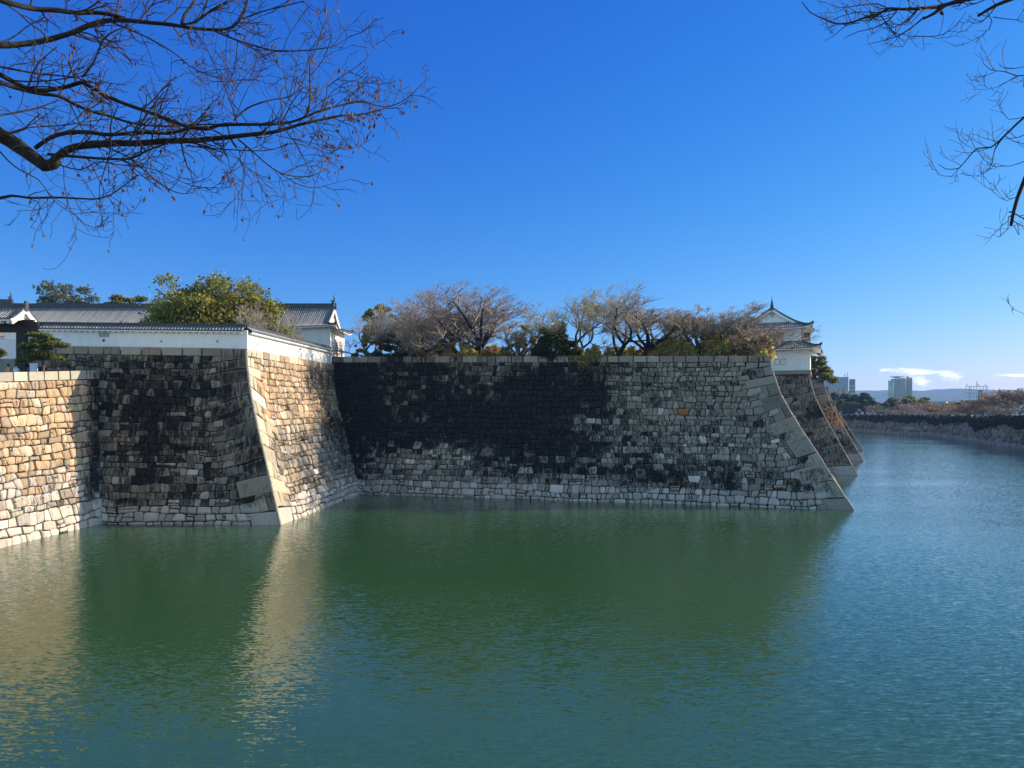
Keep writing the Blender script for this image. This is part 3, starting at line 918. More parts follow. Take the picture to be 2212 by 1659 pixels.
# ---- white plastered parapet wall on the bastion
def parapet(root, p, q, zp, zq, h, inner, seed, part_names=("wall", "wall_roof")):
    """plaster wall from p to q (points on its centre line), tiled on both slopes"""
    p3, q3 = Vector((p[0], p[1], zp)), Vector((q[0], q[1], zq))
    d = Vector((q3.x - p3.x, q3.y - p3.y, 0)); L = d.length; d.normalize()
    nn = Vector((d.y, -d.x, 0))                        # outward (to the right of p->q seen from above)
    mb = MB()
    n = 12
    for i in range(n):
        a, b = p3.lerp(q3, i / n), p3.lerp(q3, (i + 1) / n)
        vs = []
        for c in (a, b):
            vs += [c + nn * .24 - Vector((0, 0, .3)), c + nn * .22 + Vector((0, 0, h)), c - nn * .22 + Vector((0, 0, h)), c - nn * .24 - Vector((0, 0, .3))]
        mb.add(vs, [(0, 4, 5, 1), (1, 5, 6, 2), (2, 6, 7, 3)] + ([(0, 1, 2, 3)] if i == 0 else []) + ([(7, 6, 5, 4)] if i == n - 1 else []))
    wl = mb.build(part_names[0], M_PLASTER, root)
    mb = MB(); sf = MB(); rd = MB()
    sl = (zq - zp) / L
    for sg in (1, -1):
        org = p3 + nn * sg * .62 + Vector((0, 0, h - .06))
        lift = lambda a, s: sl * a
        roof_panel(mb, org - Vector((0, 0, org.z)), d, nn * -sg, 0, L, lambda a: .62, lambda s: org.z + .62 * s, lift, pitch=.31, K=3, hgt=.12, seed=seed + sg)
        soffit(sf, org - Vector((0, 0, org.z)), d, nn * -sg, 0, L, lambda a: .62, lambda s: org.z + .3 * s, lift, drop=.06, inner=.45, n=20)
        k = int(L / .55)
        for i in range(k):                              # rafter ends
            a = (i + .5) * L / k
            c = org + d * a + nn * sg * -.22 + Vector((0, 0, sl * a - .27))
            sf.box(c, .16, .34, .12, math.atan2(d.y, d.x))
    for i in range(n):
        a, b = p3.lerp(q3, i / n) + Vector((0, 0, h + .27)), p3.lerp(q3, (i + 1) / n) + Vector((0, 0, h + .27))
        rd.beam(a, b, .34, .26); rd.beam(a + Vector((0, 0, .26)), b + Vector((0, 0, .26)), .22, .09)
    r = mb.build(part_names[1], M_TILE, root); sf.build("eave", M_PLASTER, r); rd.build("ridge", M_RIDGE, r)
    return wl
PW = thing("parapet_wall", "white plastered parapet wall with tiled coping along the bastion's top, shaded front and sunlit side", "wall")
parapet(PW, (-46.95, 74.05), (-25.05, 72.33), 16.53, 16.1, 1.68, 0, 31)
parapet(PW, (-25.06, 72.35), (-24.2, 102.3), 16.1, 16.58, 1.68, 0, 33)
mb = MB(); mb.box((-25.06, 72.33, 15.9), .47, .47, 1.9); mb.build("corner_post", M_PLASTER, PW)
M_HOLE = pbr("loophole_dark", (.03, .03, .035))
M_GREYPL = pbr("grey_plaster", (.32, .32, .31))
def on_wall(u, v, p, q):                              # where the sight line meets the wall's front
    k = (u - U0) / F
    d = (q[0] - p[0], q[1] - p[1])
    t = (k * p[1] - p[0]) / (d[0] - k * d[1])
    y = p[1] + d[1] * t
    return W(u, v, y)
def loophole(c, ax, sz, mat, grey):
    mb = MB()
    if ax == 'y':
        mb.box((c.x, c.y - .24, c.z - sz / 2), sz, .06, sz)
    else:
        mb.box((c.x + .24, c.y, c.z - sz / 2), .06, sz, sz)
    mb.build("loophole", mat, PW)
for u, v, sz, m in ((227, 736, .22, M_HOLE), (351, 738, .20, M_GREYPL), (472, 738, .20, M_GREYPL)):
    loophole(on_wall(u, v, (-46.95, 74.05), (-25.05, 72.33)), 'y', sz, m, 0)
for u, v in ((554, 742), (598, 752), (640, 760), (673, 767)):
    loophole(on_wall(u, v, (-24.84, 72.35), (-23.98, 102.3)), 'x', .22, M_GREYPL, 0)
c = on_wall(228, 718, (-46.95, 74.05), (-25.05, 72.33))
mb = MB(); mb.box((c.x, c.y - .25, c.z - .45), .95, .12, .86); mb.build("plaster_box", M_GREYPL, PW)

# ---- timber gate at the end of the parapet
gz = 12.9
g = thing("castle_gate", "black timber gate with small tiled gable roof at the left end of the white wall", "gate", (-51.5, 73.6, gz))
for x in (4.65, -2.4):
    mb = MB(); mb.box((x, 0, 0), .9, .55, 5.75); mb.build("gate_post", M_BLACKWOOD, g)
mb = MB(); mb.box((0, -.1, 4.85), 12.6, .5, .95); mb.box((0, -.1, 5.8), 11.6, .36, .25); mb.build("lintel", M_BLACKWOOD, g)
mb = MB(); sf = MB(); rd = MB(); gb = MB()
GL = 4.9
for sg in (-1, 1):
    roof_panel(mb, (0, sg * 1.9, 0), (1, 0, 0), (0, -sg, 0), -8, GL, lambda a: 1.9, lambda s: 5.95 + .50 * s + .09 * s * s, seed=41 + sg, hgt=.12)
    soffit(sf, (0, sg * 1.9, 0), (1, 0, 0), (0, -sg, 0), -8, GL, lambda a: 1.9, lambda s: 5.95 + .3 * s, lambda a, s: 0, inner=1.85, n=4)
    for i in range(16): sf.box((-7.6 + i * .8, sg * 1.55, 5.53), .3, .5, .27)
    for k in range(5):
        y0, y1 = lerp(1.95, 0, k / 5), lerp(1.95, 0, (k + 1) / 5)
        z = lambda y: 5.95 + .5 * (1.9 - y) + .09 * (1.9 - y) ** 2
        gb.beam(Vector((GL + .02, sg * y0, z(y0) - .5)), Vector((GL + .02, sg * y1, z(y1) - .5)), .16, .5)
        rd.beam(Vector((GL - .05, sg * y0, z(y0) + .05)), Vector((GL - .05, sg * y1, z(y1) + .05)), .34, .16)
gb.add([(GL - .2, -1.7, 5.95), (GL - .2, 1.7, 5.95), (GL - .2, 0, 7.15)], [(0, 1, 2)])
rd.box(((GL - 8) / 2, 0, 7.12), GL + 8, .4, .5); rd.box((GL + .1, 0, 6.9), .22, .6, .95, taper=.7)
r = mb.build("roof", M_TILE, g); sf.build("eave", M_PLASTER, r); rd.build("ridge", M_RIDGE, r); gb.build("gable", M_PLASTER, r)
pt = MB(); pt.box((-47.55, 68.2, gz), .22, .22, 4.4); tag(pt.build("timber_post", M_BROWNWOOD), "square brown timber post before the gate at the left edge", "post")
# inner wall seen through the gate
iw = thing("inner_wall", "white plastered wall on grey stone seen through the gate opening", "wall", (-56, 88, gz))
mb = MB(); mb.box((0, 0, 0), 16, 1.2, 3.3, taper=.98, col=(.25, .24, .22)); mb.build("stone_base", M_STONE, iw)
mb = MB(); mb.box((0, 0, 3.3), 15.4, .6, 2.3); mb.build("plaster_face", M_PLASTER, iw)

# notice board
nb_ = thing("notice_board", "pale blue white notice board under the pine by the gate", "notice board", (-41.05, 66.0, 12.45))
mb = MB(); mb.box((0, 0, .9), .66, .06, .95); mb.build("panel", pbr("notice_panel", (.55, .62, .74)), nb_)
for x in (-.28, .28):
    mb = MB(); mb.box((x, .06, 0), .06, .06, 1.7); mb.build("post", M_BLACKWOOD, nb_)

# two visitors behind the coping
def person(label, loc, rz, coat, trousers, hair, arm=0.15, pack=None):
    r = thing("person", label, "person", loc, rz, None)
    J = [(0, 0, .95), (0, 0, 1.15), (0, .0, 1.38), (0, 0, 1.5), (0, .01, 1.62), (0, .02, 1.72),
         (-.17, 0, 1.40), (-.22, .02, 1.15), (-.21, .12, .92), (.17, 0, 1.40), (.22, .02, 1.15), (.21, .12, .92),
         (-.09, 0, .88), (-.1, .03, .48), (-.1, 0, .06), (-.1, .14, .03), (.09, 0, .88), (.1, .03, .48), (.1, 0, .06), (.1, .14, .03)]
    E = [(0, 1), (1, 2), (2, 3), (3, 4), (4, 5), (2, 6), (6, 7), (7, 8), (2, 9), (9, 10), (10, 11), (0, 12), (12, 13), (13, 14), (14, 15), (0, 16), (16, 17), (17, 18), (18, 19)]
    R = [.14, .13, .15, .06, .095, .07, .07, .05, .035, .07, .05, .035, .09, .065, .045, .04, .09, .065, .045, .04]
    me = bpy.data.meshes.new("body"); me.from_pydata(J, E, [])
    o = bpy.data.objects.new("body", me); C.objects.link(o); o.parent = r
    o.modifiers.new("skin", 'SKIN')
    for i, q in enumerate(R): me.skin_vertices[0].data[i].radius = (q, q)
    me.skin_vertices[0].data[0].use_root = True
    sb = o.modifiers.new("smooth", 'SUBSURF'); sb.levels = 1; sb.render_levels = 1
    me.materials.append(pbr("skin", (.5, .33, .25)))
    def sleeve(nm, ch, rad, m):
        mb = MB()
        for pts, q in zip(ch, rad): mb.tube(pts, q, 10)
        mb.build(nm, m, r, True)
    mc = pbr("coat_cloth", coat, .8); mt_ = pbr("trouser_cloth", trousers, .8)
    sleeve("coat", [[(0, 0, .72), (0, 0, .95), (0, 0, 1.2), (0, 0, 1.42), (0, 0, 1.5)], [(-.15, 0, 1.43), (-.23, .02, 1.15), (-.22, .12, .95)], [(.15, 0, 1.43), (.23, .02, 1.15), (.22, .12, .95)]],
           [[.2, .19, .18, .19, .09], [.09, .075, .055], [.09, .075, .055]], mc)
    sleeve("trousers", [[(-.09, 0, .9), (-.1, .03, .48), (-.1, 0, .08)], [(.09, 0, .9), (.1, .03, .48), (.1, 0, .08)]], [[.11, .085, .07]] * 2, mt_)
    mb = MB(); mb.tube([(0, -.02, 1.60), (0, -.03, 1.68), (0, -.02, 1.76), (0, 0, 1.80)], [.09, .112, .10, .03], 10); mb.build("hair", pbr("hair", hair), r, True)
    if pack:
        mb = MB(); mb.box((0, -.25, 1.0), .3, .16, .45, taper=.9); mb.build("backpack", pbr("pack_cloth", pack), r)
person("person in a tan coat walking past the gate", (W(17.4, 0, 65.5).x, 65.5, 12.4), 1.2, (.48, .28, .13), (.03, .03, .035), (.03, .02, .015))
person("person in a pale blue and white jacket beside the dark gate post", (W(34.7, 0, 65.8).x, 65.8, 12.42), -2.0, (.55, .65, .78), (.02, .02, .025), (.02, .018, .015), pack=(.02, .02, .025))
# ------------------------------------------------------------------ trees
def perp(d, rng):
    a = Vector((rng.gauss(0, 1), rng.gauss(0, 1), rng.gauss(0, 1)))
    a -= d * a.dot(d)
    return a.normalized() if a.length > 1e-6 else Vector((1, 0, 0))
def grow(rng, p, d, L, r, lvl, P, out):
    """one branch and, recursively, what grows from it; P = dict per level"""
    q = P[lvl]
    ns = q.get('seg', 4)
    pts, rad = [p.copy()], [r]
    d = d.normalized()
    nodes = []
    for i in range(ns):
        d = (d + perp(d, rng) * q.get('wig', .15) + Vector((0, 0, 1)) * q.get('up', .05)).normalized()
        p = p + d * (L / ns)
        t = (i + 1) / ns
        pts.append(p.copy()); rad.append(r * lerp(1, q.get('tip', .45), t))
        nodes.append((t, p.copy(), d.copy(), rad[-1]))
    out.append((lvl, pts, rad))
    if lvl + 1 >= len(P): return
    c = P[lvl + 1]
    n = q['n'] if isinstance(q['n'], int) else rng.randint(*q['n'])
    ph = rng.uniform(0, 6.28)
    for k in range(n):
        t = lerp(q.get('from', .35), 1.0, (k + rng.uniform(.2, .9)) / n) if n > 1 else 1.0
        f = t * ns; i = min(ns - 1, int(f)); g = f - i
        bp = pts[i].lerp(pts[i + 1], g); br = lerp(rad[i], rad[i + 1], g)
        bd = (pts[i + 1] - pts[i]).normalized()
        ph += 2.4 + rng.uniform(-.5, .5)
        a = bd.cross(Vector((0.1, 0.2, 1))); a = a.normalized() if a.length > 1e-3 else Vector((1, 0, 0))
        side = a * math.cos(ph) + bd.cross(a) * math.sin(ph)
        ang = math.radians(rng.uniform(*c.get('ang', (30, 55))))
        nd = bd * math.cos(ang) + side * math.sin(ang)
        grow(rng, bp, nd, L * c['len'] * rng.uniform(.75, 1.25) * (1.15 - .35 * t), min(br * .85, r * c['rad']), lvl + 1, P, out)

def twig_mesh(name, tubes, mat, parent, cols, rng, nside=3):
    """thin tubes in bulk"""
    vs, fs, cs = [], [], []
    for lvl, pts, rad in tubes:
        o = len(vs); K = len(pts)
        d = (pts[-1] - pts[0]); d = d.normalized() if d.length > 1e-6 else Vector((0, 0, 1))
        a = d.cross(Vector((.3, .1, .9))).normalized(); b = d.cross(a)
        c = rng.choice(cols); k = rng.uniform(.75, 1.25); c = (c[0] * k, c[1] * k, c[2] * k, 1)
        ring = [a * math.cos(6.2832 * j / nside) + b * math.sin(6.2832 * j / nside) for j in range(nside)]
        for p, r in zip(pts, rad):
            for q in ring: vs.append(p + q * r); cs.append(c)
        for i in range(K - 1):
            for j in range(nside):
                fs.append((o + i * nside + j, o + i * nside + (j + 1) % nside, o + (i + 1) * nside + (j + 1) % nside, o + (i + 1) * nside + j))
    me = bpy.data.meshes.new(name); me.from_pydata(vs, [], fs)
    ca = me.attributes.new("Col", 'FLOAT_COLOR', 'POINT'); ca.data.foreach_set("color", np.array(cs, np.float32).ravel())
    me.materials.append(mat)
    me.polygons.foreach_set("use_smooth", np.ones(len(fs), bool))
    me.update()
    ob = bpy.data.objects.new(name, me); C.objects.link(ob); ob.parent = parent
    return ob

def bare_tree(root, seed, cols, H=10.0, style='vase', thin=.0125, dens=1.0, thick=2, bark=None, lean=(0, 0), leaves=None):
    rng = random.Random(seed)
    n = lambda k: max(2, round(k * dens * .95))
    if style == 'vase':
        P = [dict(n=n(6), seg=4, wig=.10, up=.05, tip=.75), dict(n=n(6), seg=5, wig=.14, up=.07, len=2.1, rad=.62, ang=(15, 45), tip=.3),
             dict(n=n(6), seg=4, wig=.16, up=.10, len=.48, rad=.5, ang=(22, 50), tip=.35), dict(n=n(6), seg=3, wig=.18, up=.16, len=.5, rad=.45, ang=(22, 55), tip=.5),
             dict(seg=2, wig=.2, up=.18, len=.55, rad=.6, ang=(20, 55), tip=.7)]
        tl, P[0]['from'] = .30, .55
    elif style == 'spread':
        P = [dict(n=n(6), seg=5, wig=.20, up=.03, tip=.6), dict(n=n(7), seg=6, wig=.26, up=.10, len=1.75, rad=.6, ang=(35, 75), tip=.3),
             dict(n=n(6), seg=4, wig=.24, up=.12, len=.46, rad=.5, ang=(30, 65), tip=.4), dict(n=n(6), seg=3, wig=.22, up=.16, len=.5, rad=.5, ang=(25, 60), tip=.5),
             dict(seg=2, wig=.25, up=.18, len=.6, rad=.6, ang=(20, 60), tip=.7)]
        tl, P[0]['from'] = .36, .35
    else:                                                # upright stems
        P = [dict(n=n(9), seg=4, wig=.08, up=.1, tip=.7), dict(n=n(7), seg=5, wig=.12, up=.16, len=2.2, rad=.55, ang=(8, 38), tip=.3),
             dict(n=n(6), seg=4, wig=.14, up=.12, len=.42, rad=.5, ang=(20, 40), tip=.4), dict(n=n(6), seg=3, wig=.16, up=.1, len=.5, rad=.5, ang=(20, 45), tip=.5),
             dict(seg=2, wig=.2, up=.05, len=.5, rad=.6, ang=(20, 50), tip=.7)]
        tl, P[0]['from'] = .27, .25
    out = []
    grow(rng, Vector((0, 0, -.4)), Vector((lean[0], lean[1], 1)), H * tl, H * .026, 0, P, out)
    zmax = max(p.z for l, pts, r in out for p in pts)
    k = H / zmax
    for l, pts, rad in out:
        for i in range(len(pts)): pts[i] = pts[i] * k
        for i in range(len(rad)): rad[i] = max(rad[i], thin * (1.0 if l >= 3 else 1.6))
    mb = MB()
    for l, pts, rad in out:
        if l < thick: mb.tube(pts, rad, 7 if l == 0 else 5)
    mb.build("trunk", bark or M_BARKFAR, root, True)
    fine = [t for t in out if t[0] >= thick]
    # every last twig forks once more
    ext = []
    for l, pts, rad in fine:
        if l == 4:
            for _ in range(2):
                i = rng.randint(0, len(pts) - 1)
                d = (pts[-1] - pts[0]).normalized()
                e = pts[i] + (d + perp(d, rng) * .7).normalized() * (pts[-1] - pts[0]).length * rng.uniform(.4, .8)
                ext.append((5, [pts[i], e], [thin, thin * .6]))
    twig_mesh("branches", fine + ext, M_TWIG, root, cols, rng)
    if leaves:
        col, cnt, size = leaves
        P0 = [rng.choice(fine)[1][-1] for _ in range(cnt)]
        leaf_mesh("foliage", np.array([list(p) for p in P0]) + np.random.default_rng(seed).normal(0, .25, (cnt, 3)), size, col, root, seed)

def leaf_mesh(name, P, size, cols, parent, seed, flat=0.0, jit=.25, elong=1.6, droop=None):
    """one small leaf spray per point"""
    g = np.random.default_rng(seed)
    n = len(P)
    a = g.normal(0, 1, (n, 3)); a[:, 2] *= (1 - flat)
    a /= np.linalg.norm(a, axis=1, keepdims=True) + 1e-9
    b = g.normal(0, 1, (n, 3)); b[:, 2] *= (1 - flat)
    b -= a * (a * b).sum(1, keepdims=True); b /= np.linalg.norm(b, axis=1, keepdims=True) + 1e-9
    s = size * g.uniform(.6, 1.4, (n, 1))
    v = np.stack([P - a * s * elong / 2, P + b * s * .5, P + a * s * elong / 2, P - b * s * .5], 1).reshape(-1, 3)
    cols = np.array(cols, float)
    c = cols[g.integers(0, len(cols), n)] * np.exp(g.normal(0, jit, (n, 1)))
    return np_mesh(name, v, 4, c, M_LEAF, parent)

def clump_points(seed, clumps, n, fill=.3):
    """points over the ragged shells of ellipsoids (centre, radii), more on top than beneath"""
    g = np.random.default_rng(seed)
    w_ = np.array([c[1][0] * c[1][1] + c[1][0] * c[1][2] for c in clumps]); w_ = w_ / w_.sum()
    idx = g.choice(len(clumps), n, p=w_)
    d = g.normal(0, 1, (n, 3)); d[:, 2] += .35; d /= np.linalg.norm(d, axis=1, keepdims=True)
    r = np.where(g.random(n) < fill, g.random(n) ** .5, 1 + g.normal(-.05, .17, n))
    cen = np.array([c[0] for c in clumps])[idx]; rad = np.array([c[1] for c in clumps])[idx]
    wob = 1 + .38 * np.sin(d[:, 0] * 7 + idx * 1.7) * np.sin(d[:, 1] * 6 + idx) * np.sin(d[:, 2] * 8 + idx * .6) + .2 * np.sin(d[:, 0] * 17 + d[:, 2] * 13 + idx)
    return cen + d * rad * (r * wob)[:, None]

def leafy_tree(root, seed, H, Wd, cols, nleaf=14000, size=.22, low=.25, dome=.9, nclump=46, open_=.5, flat=0.0, trunk=True, depth=None, rs=1.0):
    """crown of leaf clumps over limbs; H height, Wd crown width"""
    rng = random.Random(seed)
    clumps = []
    Dp = depth or Wd
    hc = H * (1 - low)
    for i in range(int(nclump * 1.5)):
        for _ in range(50):
            x, y, z = rng.uniform(-1, 1), rng.uniform(-1, 1), rng.uniform(0, 1)
            q = x * x + y * y + (z * dome) ** 2
            if open_ < q < 1: break
        e_ = rng.uniform(.86, 1.13); x *= e_; y *= e_; z *= e_
        r = rng.uniform(.08, .22) * (1.15 - .3 * z) * rs
        clumps.append(((x * Wd / 2 * .9, y * Dp / 2 * .9, H * low + z * hc * .95), (r * Wd * .5, r * Wd * .5, r * Wd * rng.uniform(.28, .42))))
    mb = MB()
    if trunk:
        tr = H * .03
        top = Vector((rng.uniform(-.3, .3), rng.uniform(-.3, .3), H * (low + .1)))
        mb.tube([(0, 0, -.4), top * .5, top], [tr * 1.3, tr, tr * .8], 8)
        for c, r in clumps[::2]:
            c = Vector(c); mid = top.lerp(c, .5) + Vector((0, 0, -.06 * H))
            s = top * rng.uniform(.6, 1)
            mb.tube([s, mid, c], [tr * .5, tr * .3, tr * .12], 5)
        mb.build("trunk", M_BARKFAR, root, True)
    P = clump_points(seed, clumps, nleaf)
    # fit the crown's top and width to the asked size
    x = np.sort(P[:, 0]); z = np.sort(P[:, 2])
    P[:, 0] *= Wd / (x[int(.985 * len(x))] - x[int(.015 * len(x))])
    P[:, 2] = np.where(P[:, 2] > H * low, H * low + (P[:, 2] - H * low) * (H - H * low) / (z[int(.99 * len(z))] - H * low), P[:, 2])
    leaf_mesh("crown", P, size, cols, root, seed, flat)

def brush(root, seed, H, Wd, cols, n=4500, size=.16):
    """stand of brush or bamboo: leaning stems with leaf sprays, dense at the foot"""
    g = np.random.default_rng(seed); rng = random.Random(seed)
    tubes, Ps = [], []
    ns = 26
    for i in range(ns):
        x, y = rng.uniform(-.5, .5) * Wd, rng.uniform(-.3, .3) * Wd
        h = H * (1 - (2 * abs(x) / Wd) ** 2 * .55) * rng.uniform(.5, 1.02)
        lx, ly = rng.gauss(0, .12) * h, rng.gauss(0, .1) * h
        pts = [Vector((x, y, -.3)), Vector((x + lx * .4, y + ly * .4, h * .5)), Vector((x + lx, y + ly, h))]
        tubes.append((3, pts, [.035, .028, .012]))
        m_ = n // ns
        t = g.random(m_) ** .8
        p = np.outer(1 - t, pts[0]) + np.outer(t, pts[2])
        rr = (.10 + .16 * (1 - t)) * Wd * .55
        Ps.append(p + g.normal(0, 1, (m_, 3)) * rr[:, None] * np.array([1, 1, .75]))
    twig_mesh("stems", tubes, M_TWIG, root, GREYTW + OLIVETW, rng)
    P = np.concatenate(Ps); P = P[P[:, 2] > -.3]
    leaf_mesh("foliage", P, size, cols, root, seed, elong=2.4)

def pine_pads(root, seed, pads, cols, size, per, trunk_pts, trunk_r):
    rng = random.Random(seed)
    mb = MB()
    mb.tube(trunk_pts, trunk_r, 8)
    for c, r in pads:
        z = c[2] - r[2] * .4
        i = min(range(len(trunk_pts)), key=lambda k: abs(trunk_pts[k][2] - z + .25 * r[2]))
        s = Vector(trunk_pts[i]); e = Vector((c[0], c[1], z))
        mb.tube([s, s.lerp(e, .5) + Vector((0, 0, -.02)), e], [trunk_r[i] * .5, trunk_r[i] * .35, trunk_r[i] * .15], 5)
    mb.build("trunk", M_BARKFAR, root, True)
    P = clump_points(seed, pads, per * len(pads), .35)
    leaf_mesh("crown", P, size, cols, root, seed, flat=.2, elong=3.2)

MAUVE = [(.30, .24, .21), (.27, .215, .19), (.34, .275, .24), (.24, .19, .17)]
GREYTW = [(0.332, 0.283, 0.235), (0.293, 0.254, 0.215), (0.391, 0.332, 0.274)]
OLIVETW = [(0.288, 0.248, 0.152), (0.256, 0.232, 0.160), (0.320, 0.272, 0.160), (0.208, 0.176, 0.128)]
RUST = [(0.320, 0.160, 0.112), (0.272, 0.144, 0.112), (0.240, 0.152, 0.128)]
CAMPHOR = [(.29, .265, .045), (.24, .235, .045), (.35, .30, .055), (.17, .18, .04), (.11, .13, .035)]
DARKGRN = [(0.035, 0.056, 0.021), (0.048, 0.067, 0.026), (0.029, 0.045, 0.019), (0.072, 0.088, 0.032)]
GREYGRN = [(0.102, 0.128, 0.068), (0.128, 0.145, 0.085), (0.076, 0.102, 0.054), (0.153, 0.162, 0.102)]
BAMBOO = [(0.506, 0.439, 0.119), (0.405, 0.389, 0.101), (0.574, 0.473, 0.151), (0.338, 0.338, 0.101), (0.641, 0.439, 0.169)]
BROWNLF = [(0.398, 0.234, 0.094), (0.328, 0.199, 0.094), (0.445, 0.281, 0.129), (0.281, 0.176, 0.082)]
OCHRE = [(0.416, 0.224, 0.032), (0.352, 0.192, 0.032), (0.288, 0.176, 0.040)]
PINE = [(.12, .15, .04), (.16, .18, .05), (.19, .20, .05), (.08, .11, .035)]

def ytop(u): return 96.04 / (1 + .29 * (u - U0) / F)
def base(u, dy, z=16.55):
    y = ytop(u) + dy
    return Vector(((u - U0) / F * y, y, z))
def hgt(v, y, z=16.55): return HC + (V0 - v) / F * y - z
def pxm(n, y): return n / F * y

# ---- on the main rampart, left to right
def rampart_bare(label, u, vtop, dy, wpx, seed, cols, style, cu=0, **k):
    b = base(u, dy); h = hgt(vtop, b.y)
    r = thing("bare_tree", label, "tree", b, 0, "bare trees on the rampart")
    bare_tree(r, seed, cols, H=h, style=style, **k)
    # fit the crown to the width it has in the photograph
    xs = [v.co.x for v in r.children[1].data.vertices]; xs.sort()
    wd = xs[int(len(xs) * .996)] - xs[int(len(xs) * .004)]
    s = pxm(wpx * 1.1, b.y) / wd
    r.scale = (s, s, 1.0)
    r.location.x += pxm(cu, b.y) - s * xs[len(xs) // 2]          # crown centred where the photograph has it
    return r
rampart_bare("grey bare tree with crooked boughs nearest the white storehouse's end wall", 795, 664, 4.5, 115, 101, GREYTW, 'spread', dens=.9)
rampart_bare("dark bare tree right of the ochre leaves, in front of the dark evergreen bush", 868, 688, 3.5, 95, 102, MAUVE + GREYTW, 'spread')
rampart_bare("pale upright bare tree rising behind the dense mauve thicket's left edge", 893, 655, 12, 85, 103, GREYTW, 'upright', dens=1.0)
rampart_bare("dense mauve brown bare tree, broadest crown of the thicket left of centre", 955, 644, 8, 135, 104, MAUVE, 'vase', dens=1.02)
rampart_bare("mauve bare tree filling the thicket left of the tall fan shaped one", 1000, 655, 11, 110, 105, MAUVE, 'upright', dens=.92)
rampart_bare("low mauve bare tree leaning left over the wall in the thicket", 925, 672, 4.5, 100, 106, MAUVE + GREYTW, 'spread', dens=.9, lean=(-.3, 0))
rampart_bare("tall fan shaped bare tree with dark forked trunk left of centre", 1034, 620, 4, 150, 107, MAUVE, 'vase', dens=1.12, bark=M_BARK)
rampart_bare("small bare tree in front of the tall yellow green conifer", 1122, 680, 3, 75, 108, GREYTW, 'upright', dens=.8)
rampart_bare("broad bare tree with ivy clad trunk leaning left over the rampart's middle", 1266, 620, 4.5, 215, 109, OLIVETW, 'spread', cu=-12, dens=1.1, lean=(-.30, 0), bark=M_BARK, leaves=(BAMBOO, 900, .12))
rampart_bare("bare tree with one heavy black limb sweeping right, beside the ivy clad one", 1302, 638, 4, 130, 110, OLIVETW + GREYTW, 'spread', cu=40, dens=.95, lean=(.35, 0), bark=M_BARK)
rampart_bare("round crowned bare tree with forked black trunk right of the sweeping limb", 1398, 646, 4, 125, 111, GREYTW + MAUVE, 'vase', dens=1.05, bark=M_BARK)
rampart_bare("upright many stemmed bare tree left of the turret among yellow bamboo", 1506, 650, 4, 105, 112, MAUVE + GREYTW, 'upright', dens=.92)
rampart_bare("pale many stemmed bare tree nearest the turret's roof", 1560, 654, 6, 95, 113, GREYTW, 'upright', dens=.95)
rampart_bare("dark reddish bare tree with tangled boughs in front of the turret", 1648, 694, 3.2, 92, 114, RUST + MAUVE, 'spread', dens=.95, bark=M_BARK, lean=(-.1, 0))
rampart_bare("dark low bare tree half hiding the turret's left corner", 1612, 702, 4, 100, 115, MAUVE, 'spread', dens=.95, bark=M_BARK)

def bushy(name, label, cat, u, vtop, dy, wpx, seed, cols, vbase=None, group=None, **k):
    b = base(u, dy); h = hgt(vtop, b.y)
    r = thing(name, label, cat, b, 0, group)
    if name == 'bamboo_clump': brush(r, seed, h, pxm(wpx, b.y) * .8, cols)
    else: leafy_tree(r, seed, h, pxm(wpx, b.y), cols, **k)
    return r
bushy("evergreen_tree", "yellow green topped evergreen rising behind the crooked grey bare tree", "tree", 822, 661, 13, 68, 201, CAMPHOR, nleaf=9000, size=.24, low=.45, nclump=22)
bushy("evergreen_bush", "low dark evergreen bush under the dark bare tree left of the thicket", "bush", 852, 727, 3, 78, 202, DARKGRN, nleaf=9000, size=.2, low=.05, nclump=24)
bushy("leafy_bush", "ochre leaved bush between the grey bare tree and the dark evergreen", "bush", 818, 728, 5, 44, 203, OCHRE + BAMBOO[:1], nleaf=2600, size=.2, low=.2, nclump=12)
bushy("leafy_bush", "brown leaved bush by the storehouse's right end", "bush", 776, 743, 6, 40, 204, BROWNLF, nleaf=3800, size=.17, low=0, nclump=12)
bushy("conifer", "tall yellow green conifer behind the small bare tree", "tree", 1136, 704, 5, 44, 205, BAMBOO, nleaf=6500, size=.2, low=.05, nclump=22, dome=.75)
bushy("evergreen_bush", "dark green narrow evergreen just left of the yellow green conifer", "bush", 1112, 722, 5.5, 30, 206, DARKGRN + GREYGRN[:1], nleaf=3500, size=.18, low=.05, nclump=12)
bushy("evergreen_tree", "round dark green evergreen standing at the rampart's middle", "tree", 1197, 706, 1.6, 86, 207, DARKGRN, nleaf=15000, size=.19, low=.05, nclump=40, open_=.35)
BG = "yellow bamboo and brush behind the rampart's coping"
